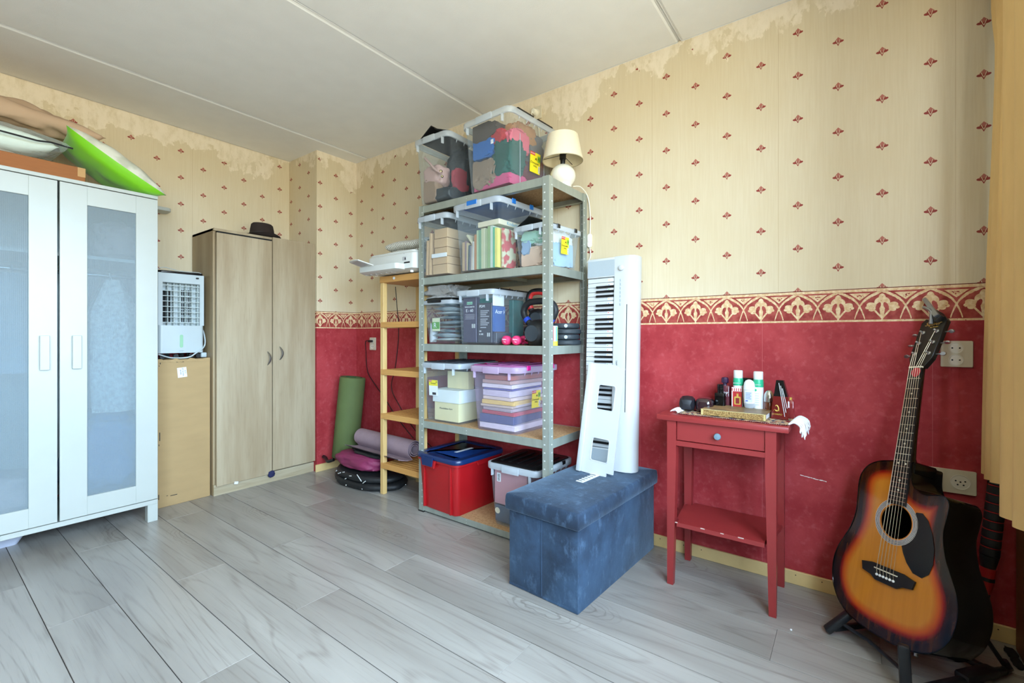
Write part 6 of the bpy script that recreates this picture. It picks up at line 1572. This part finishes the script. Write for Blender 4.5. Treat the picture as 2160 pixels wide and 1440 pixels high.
mb.loft([ins(1.0, 0.0), ins(1.002, -0.003), ins(1.002, -0.102), ins(0.99, -0.107)], False, True); mb.build('sides_and_back', m_gblk, gt, True, 50)
bd = MB().tube([(x * 1.0, y, 0.0004) for x, y in outline], 0.0016, 6, closed=True).build('binding', m_gblk, gt, True)
def rosette():
    m, nt, p = new_mat('rosette_rings')
    vec, X, Y, Z = coords(nt)
    r = ((X * X) + (Y - HC[1]) * (Y - HC[1]))._m('SQRT')
    k = ((r - 0.050) / 0.0034).mod(1.0)
    c = mixc(nt, k.lt(0.55), S((36, 36, 46)), S((206, 200, 196)))
    c = mixc(nt, r.lt(0.0535), c, S((196, 118, 36)))
    nt.links.new(c, p.inputs['Base Color']); p.inputs['Roughness'].default_value = 0.2; p.inputs['Coat Weight'].default_value = 0.5
    return m
mb = MB(); mb.grid(lambda i, j: Vector((HC[0] + (0.0503 + 0.0185 * j) * math.cos(2 * PI * i / 64), HC[1] + (0.0503 + 0.0185 * j) * math.sin(2 * PI * i / 64), 0.0004)), 64, 2, cu=True); mb.build('rosette', rosette(), gt)
MB().lathe([(HR, 0.0), (HR, -0.003)], c=(HC[0], HC[1], 0), seg=64, cap0=False, cap1=False).build('soundhole_edge', mat('amber_wood_edge', (196, 124, 52), 0.5), gt, True)
pg_ = [(0.020, 0.256), (0.036, 0.236), (0.050, 0.212), (0.072, 0.190), (0.098, 0.186), (0.116, 0.202), (0.124, 0.232), (0.122, 0.272), (0.112, 0.312), (0.096, 0.346), (0.078, 0.362), (0.060, 0.360)]
arc = [(0.0695 * math.cos(a), HC[1] + 0.0695 * math.sin(a)) for a in [math.radians(34 - k * 11) for k in range(10)]]
MB().prism(pg_[1:] + arc, 0.0006, 0.0018).build('pickguard', mat('black_pickguard', (16, 17, 18), 0.25), gt)
m_ros = mat('black_rosewood', (22, 20, 20), 0.45, var=0.15, scale=40, stretch=(1, 0.1, 1))
MB().prism([(-0.086, 0.170), (-0.080, 0.146), (-0.050, 0.140), (-0.034, 0.130), (0.034, 0.130), (0.050, 0.140), (0.080, 0.146), (0.086, 0.170), (0.05, 0.178), (-0.05, 0.178)], 0.0005, 0.009, bev=0.0015).build('bridge', m_ros, gt)
m_bone = mat('ivory_bone', (232, 226, 206), 0.35)
MB().box(-0.037, 0.037, 0.1635, 0.1665, 0.008, 0.013).build('saddle', m_bone, gt)
FB0, NUT = 0.395, 0.808
fw = lambda v: 0.0275 + (0.0212 - 0.0275) * (v - 0.36) / (NUT - 0.36)
mb = MB(); mb.loft([[(-fw(v), v, 0.0008), (fw(v), v, 0.0008), (fw(v), v, 0.0065), (-fw(v), v, 0.0065)] for v in (0.368, NUT)]); mb.build('fretboard', m_ros, gt)
mb = MB(); necksec = lambda v, d: [(fw(v) * math.cos(a), v, 0.0008 - d * math.sin(a)) for a in [PI * k / 10 for k in range(11)]]
mb.loft([necksec(0.49, 0.05), necksec(0.52, 0.030), necksec(0.60, 0.023), necksec(0.78, 0.020), necksec(NUT + 0.005, 0.019)]); mb.build('neck', m_gblk, gt, True, 50)
mb = MB(); mb.box(-0.03, 0.03, 0.470, 0.508, -0.085, -0.004, 0.004); mb.build('heel', m_gblk, gt)
scale_l = NUT - 0.165; m_fret = mat('nickel_fret', (206, 200, 180), 0.25, 0.9)
fretpos = [NUT - scale_l * (1 - 2 ** (-n / 12)) for n in range(1, 21)]
for v in fretpos:
    if v > 0.37: MB().box(-fw(v) + 0.0005, fw(v) - 0.0005, v - 0.0011, v + 0.0011, 0.0064, 0.0076).build('fret', m_fret, gt)
mid = lambda n: (fretpos[n - 1] + (fretpos[n - 2] if n > 1 else NUT)) / 2
for n in (3, 5, 7, 9, 12, 15, 17):
    for x in ((-0.012, 0.012) if n == 12 else (0.0,)): MB().lathe([(0.0030, 0.0064), (0.0030, 0.0069), (0, 0.0069)], c=(x, mid(n), 0), seg=14).build('inlay_dot', m_bone, gt)
MB().box(-0.0215, 0.0215, NUT, NUT + 0.005, 0.0008, 0.0085, 0.0008).build('nut', m_bone, gt)
tl = math.radians(13)
HM = Matrix.Translation((0, NUT + 0.004, 0.002)) @ Matrix.Rotation(-tl, 4, 'X')
hp_ = [(-0.0215, 0.0), (0.0215, 0.0), (0.0365, 0.032), (0.038, 0.052), (0.0405, 0.172), (0.030, 0.186), (0.012, 0.181), (0.0, 0.188), (-0.012, 0.181), (-0.030, 0.186), (-0.0405, 0.172), (-0.038, 0.052), (-0.0365, 0.032)]
hs = MB().prism(hp_, -0.016, 0.0, M=HM, bev=0.001).build('headstock', mat('satin_black_headstock', (14, 14, 15), 0.3), gt)
text('Squier', 0.020, mat('gold_logo', (212, 170, 96), 0.35, 0.4), hs, HM @ Matrix.Translation((0.0, 0.163, 0.0006)), shear=0.35); text('by Fender', 0.0065, m_gl, hs, HM @ Matrix.Translation((0.008, 0.150, 0.0006)), shear=0.2)
posts = []
for side in (-1, 1):
    for k in range(3):
        x, y = side * 0.0225, 0.050 + k * 0.041
        tu_ = MB().lathe([(0.0062, 0), (0.0062, 0.0012), (0.0045, 0.002), (0.0030, 0.003), (0.0030, 0.012), (0.0022, 0.013), (0, 0.013)], M=HM @ Matrix.Translation((x, y, 0)), seg=18).build('tuner_post', m_chrome, gt, True, 40)
        MB().tube([HM @ Vector((side * 0.036, y, -0.010)), HM @ Vector((side * 0.052, y, -0.010))], 0.0022, 8).build('tuner_shaft', m_chrome, tu_, True)
        ang = (0.3, 1.4, 0.9)[k] + (0.5 if side < 0 else 0)
        MB().prism(ellipse(0, 0, 0.0085, 0.0062, 18), -0.0028, 0.0028, M=HM @ Matrix.Translation((side * 0.059, y, -0.010)) @ Matrix.Rotation(ang, 4, 'X') @ Matrix.Rotation(PI / 2, 4, 'Y') @ Matrix.Rotation(PI / 2, 4, 'Y'), bev=0.001).build('tuner_knob', m_chrome, tu_, True)
        posts.append(HM @ Vector((x, y, 0.007)))
pp_ = [posts[0], posts[1], posts[2], posts[5], posts[4], posts[3]]
m_str = mat('bronze_string', (216, 200, 168), 0.3, 0.7); m_pin = mat('white_bridge_pin', (240, 240, 238), 0.3)
for i in range(6):
    xb = -0.027 + i * 0.0108; xn = -0.0175 + i * 0.0070
    MB().tube([(xb, 0.149, 0.010), (xb, 0.165, 0.0135), (xn, NUT + 0.003, 0.0092), tuple(pp_[i])], 0.0009 - 0.00008 * i, 6).build('string', m_str, gt, True)
    MB().lathe([(0.0036, 0.009), (0.0040, 0.011), (0.0025, 0.0135), (0.0, 0.014)], c=(xb, 0.1475, 0), seg=12).build('bridge_pin', m_pin, gt, True)
MB().lathe([(0.009, 0), (0.009, 0.003), (0.005, 0.004), (0.005, 0.010), (0.008, 0.012), (0, 0.013)], M=Matrix.Translation((0.062, -0.0185, -0.052)) @ Matrix.Rotation(PI / 2, 4, 'X') @ Matrix.Rotation(0.12, 4, 'Y'), seg=18).build('strap_button', m_chrome, gt, True, 40)
pk = tag(MB().prism([(0.0155 * math.cos(a) * (1 - 0.20 * max(0, math.cos(a - PI))), 0.0155 * math.sin(a)) for a in [2 * PI * k / 20 for k in range(20)]], 0, 0.0012).build('guitar_pick', mat('red_pick', (206, 44, 62), 0.4)), 'red plectrum tucked under the strings near the nut', 'pick')
pk.matrix_world = GM @ Matrix.Translation((0.006, mid(1) + 0.002, 0.0075)) @ Matrix.Rotation(2.6, 4, 'Z')
cp_ = thing('guitar_capo', 'silver and black capo clamped on the guitar headstock', 'capo', M=GM @ HM @ Matrix.Translation((0.004, 0.180, 0.002)) @ Matrix.Rotation(-0.40, 4, 'Z'))
m_sil = mat('satin_silver', (150, 154, 158), 0.3, 0.8)
MB().tube(smooth_path([(0.006, -0.022, 0.006), (-0.004, 0.000, 0.012), (-0.016, 0.018, 0.018), (-0.050, 0.024, 0.022)]), [0.006] * 12 + [0.005] * 12 + [0.003], 8).build('lower_jaw', m_sil, cp_, True)
MB().prism([(0.012, 0.000), (0.020, 0.012), (-0.075, 0.060), (-0.082, 0.052)], 0.010, 0.020, bev=0.002).build('upper_lever', m_sil, cp_, True)
MB().prism([(0.018, -0.012), (0.024, 0.012), (-0.008, 0.028), (-0.004, 0.004)], -0.020, 0.012, bev=0.002).build('spring_body', m_black, cp_, True)
# stand
m_std = mat('black_stand', (30, 32, 36), 0.4)
st_ = thing('guitar_stand', 'folding black guitar stand under the sunburst guitar', 'stand', (0, 0, 0))
def beam(p, q, w, t, m, nm):
    p, q = Vector(p), Vector(q); d = (q - p); L = d.length; z = d.normalized(); x = z.cross(Vector((0, 0, 1)) if abs(z.z) < 0.95 else Vector((1, 0, 0))).normalized(); y = z.cross(x)
    Mx = Matrix(((x.x, y.x, z.x, p.x), (x.y, y.y, z.y, p.y), (x.z, y.z, z.z, p.z), (0, 0, 0, 1)))
    return MB().box(-w / 2, w / 2, -t / 2, t / 2, 0, L, min(w, t) * 0.3, M=Mx, seg=2).build(nm, m, st_, True)
beam((1.908, 0.066, 0.010), (1.932, 0.000, 0.082), 0.030, 0.022, m_std, 'cradle_arm'); beam((1.700, -0.128, 0.008), (1.702, -0.122, 0.150), 0.028, 0.022, m_std, 'cradle_arm')
beam((1.915, 0.048, 0.020), (2.09, -0.12, 0.018), 0.018, 0.018, m_std, 'side_bar'); beam((1.705, -0.135, 0.020), (1.985, -0.372, 0.018), 0.022, 0.018, m_std, 'side_bar')
beam((2.09, -0.12, 0.018), (1.95, -0.35, 0.020), 0.020, 0.018, m_std, 'cross_bar')
beam((1.86, -0.262, 0.024), (1.96, -0.345, 0.022), 0.040, 0.024, m_std, 'hinge_block')
MB().tube([(2.012, -0.384, 0.012), (1.985, -0.335, 0.10), (1.965, -0.29, 0.20)], 0.0065, 8).build('prop_leg', m_std, st_, True)
MB().tube([(1.985, -0.372, 0.018), (2.012, -0.388, 0.016), (2.008, -0.376, 0.036)], 0.011, 10).build('corner_joint', m_std, st_, True)
MB().tube([(1.918, 0.02, 0.045), (1.86, -0.05, 0.045), (1.72, -0.13, 0.06)], 0.006, 8).build('cradle_bar', m_std, st_, True)

# ---------------------------------------------------------------- ribbed black and red stick leaning behind the guitar
rs = thing('exercise_stick', 'black ribbed stick with red bands leaning behind the guitar', 'stick', (0, 0, 0))
a_, b_2 = Vector((2.125, -0.345, 0.05)), Vector((2.183, -0.412, 0.74)); dv = (b_2 - a_); Ls = dv.length; zv = dv.normalized(); xv = zv.cross(Vector((0, 1, 0))).normalized(); yv = zv.cross(xv)
rs.matrix_world = Matrix(((xv.x, yv.x, zv.x, a_.x), (xv.y, yv.y, zv.y, a_.y), (xv.z, yv.z, zv.z, a_.z), (0, 0, 0, 1)))
m_reds = mat('red_rubber', (176, 26, 30), 0.5)
MB().lathe([(0.010, -0.048), (0.012, 0.0), (0.013, 0.14)], seg=20).build('core', m_rub, rs, True)
MB().lathe([(0.013, 0.13), (0.017, 0.150), (0.019, 0.172)], seg=20).build('red_cone', m_reds, rs, True); MB().lathe([(0.0195, 0.172), (0.0195, 0.184)], seg=20).build('black_band', m_rub, rs, True)
MB().lathe([(0.0195, 0.184), (0.0205, 0.215)], seg=20).build('red_band', m_reds, rs, True); MB().lathe([(0.018, 0.215), (0.022, 0.240), (0.024, 0.255)], seg=20).build('collar', m_rub, rs, True)
z = 0.255; k = 0
while z < Ls - 0.03:
    MB().lathe([(0.022, z), (0.0245, z + 0.002), (0.0245, z + 0.024), (0.022, z + 0.026)], seg=20).build('foam_ring', m_rub, rs, True, 40)
    MB().lathe([(0.0228, z + 0.026), (0.0228, z + 0.029)], seg=20).build('red_line', m_reds, rs, True); z += 0.029; k += 1

# ---------------------------------------------------------------- curtains at the window, right of the frame
m_cur = mat('sand_curtain_cotton', (224, 188, 126), 0.9, var=0.05, scale=30, stretch=(1, 1, 0.2), bump=0.1, bscale=260)
def curtain(lab, x0, x1, yc, zb, amp, folds, seed, gather, lean_=0.0):
    c = thing('curtain', lab, 'curtain', (x0, yc, zb), 0, 'sand-coloured curtains')
    nx, nz = 90, 26
    def pt(i, j, off):
        t = i / (nx - 1); h = j / (nz - 1)
        g = gather(h)
        x = (x1 - x0) * t * g
        y = amp * math.sin(t * folds * 2 * PI + seed + 0.4 * math.sin(h * 3)) * (0.55 + 0.45 * (1 - h)) + 0.3 * amp * math.sin(t * folds * 5 + seed * 2 + h)
        y += lean_ * (1 - h)
        return Vector((x, y + off, h * (CH - 0.02 - zb) + (0.012 * math.sin(t * 4 + seed) if j == 0 else 0)))
    mb = MB(); mb.grid(lambda i, j: pt(i, j, 0.0), nx, nz).grid(lambda i, j: pt(i, j, 0.0025), nx, nz)
    mb.build('drape', m_cur, c, True, 80)
    mb = MB(); mb.tube([tuple(pt(i, 1, -0.001)) for i in range(nx)], 0.0016, 5); mb.build('hem', m_cur, c, True)
    return c
curtain('sand curtain panel hanging back against the corner of the red wall', 1.88, 2.172, -0.390, 0.575, 0.018, 3.0, 1.2, lambda h: 1.0 - 0.26 * math.exp(-((h - 0.74) / (0.07 if h > 0.74 else 0.30)) ** 2), 0.022)
curtain('sand curtain panel hanging in front, cut off by the picture edge', 1.38, 1.83, -0.342, 0.545, 0.016, 3.5, 0.3, lambda h: 1.0)
MB_r = thing('curtain_rail', 'white curtain rail under the ceiling at the window', 'curtain rail', (0.1, -0.39, CH - 0.02)); MB().box(-1.9, 2.1, -0.012, 0.012, 0, 0.02).build('rail', m_white, MB_r)

# dark scraps on the floor by the curtain
m_fluff = mat('black_fluff', (18, 18, 18), 0.95)
def scrap(c, size, seed, lab): crumple('felt_scrap', m_fluff, c, size, seed, lab, 'scrap', 'black scraps on the floor', amp=0.3, sub=3)
scrap((2.140, -0.418, 0.004), (0.055, 0.026, 0.008), 51, 'black felt scrap on the floor nearer the baseboard')
scrap((2.085, -0.420, 0.004), (0.060, 0.022, 0.008), 52, 'black felt scrap on the floor nearer the room')
o = tag(place(MB().ball((0, 0, 0.003), (0.005, 0.004, 0.003), 2).build('paper_crumb', m_whitest, None, True), (1.853, 0.165, 0)), 'white paper crumb on the floor beside the red table leg', 'crumb')

# origins of single-mesh things: move to the middle of their base
for o in list(col.objects):
    if o.type == 'MESH' and o.parent is None and 'category' in o.keys() and o.location.length < 1e-6 and o.matrix_basis.to_3x3() == Matrix.Identity(3):
        vs = [v.co for v in o.data.vertices]
        c = Vector(((min(v.x for v in vs) + max(v.x for v in vs)) / 2, (min(v.y for v in vs) + max(v.y for v in vs)) / 2, min(v.z for v in vs)))
        o.data.transform(Matrix.Translation(-c)); o.location = c
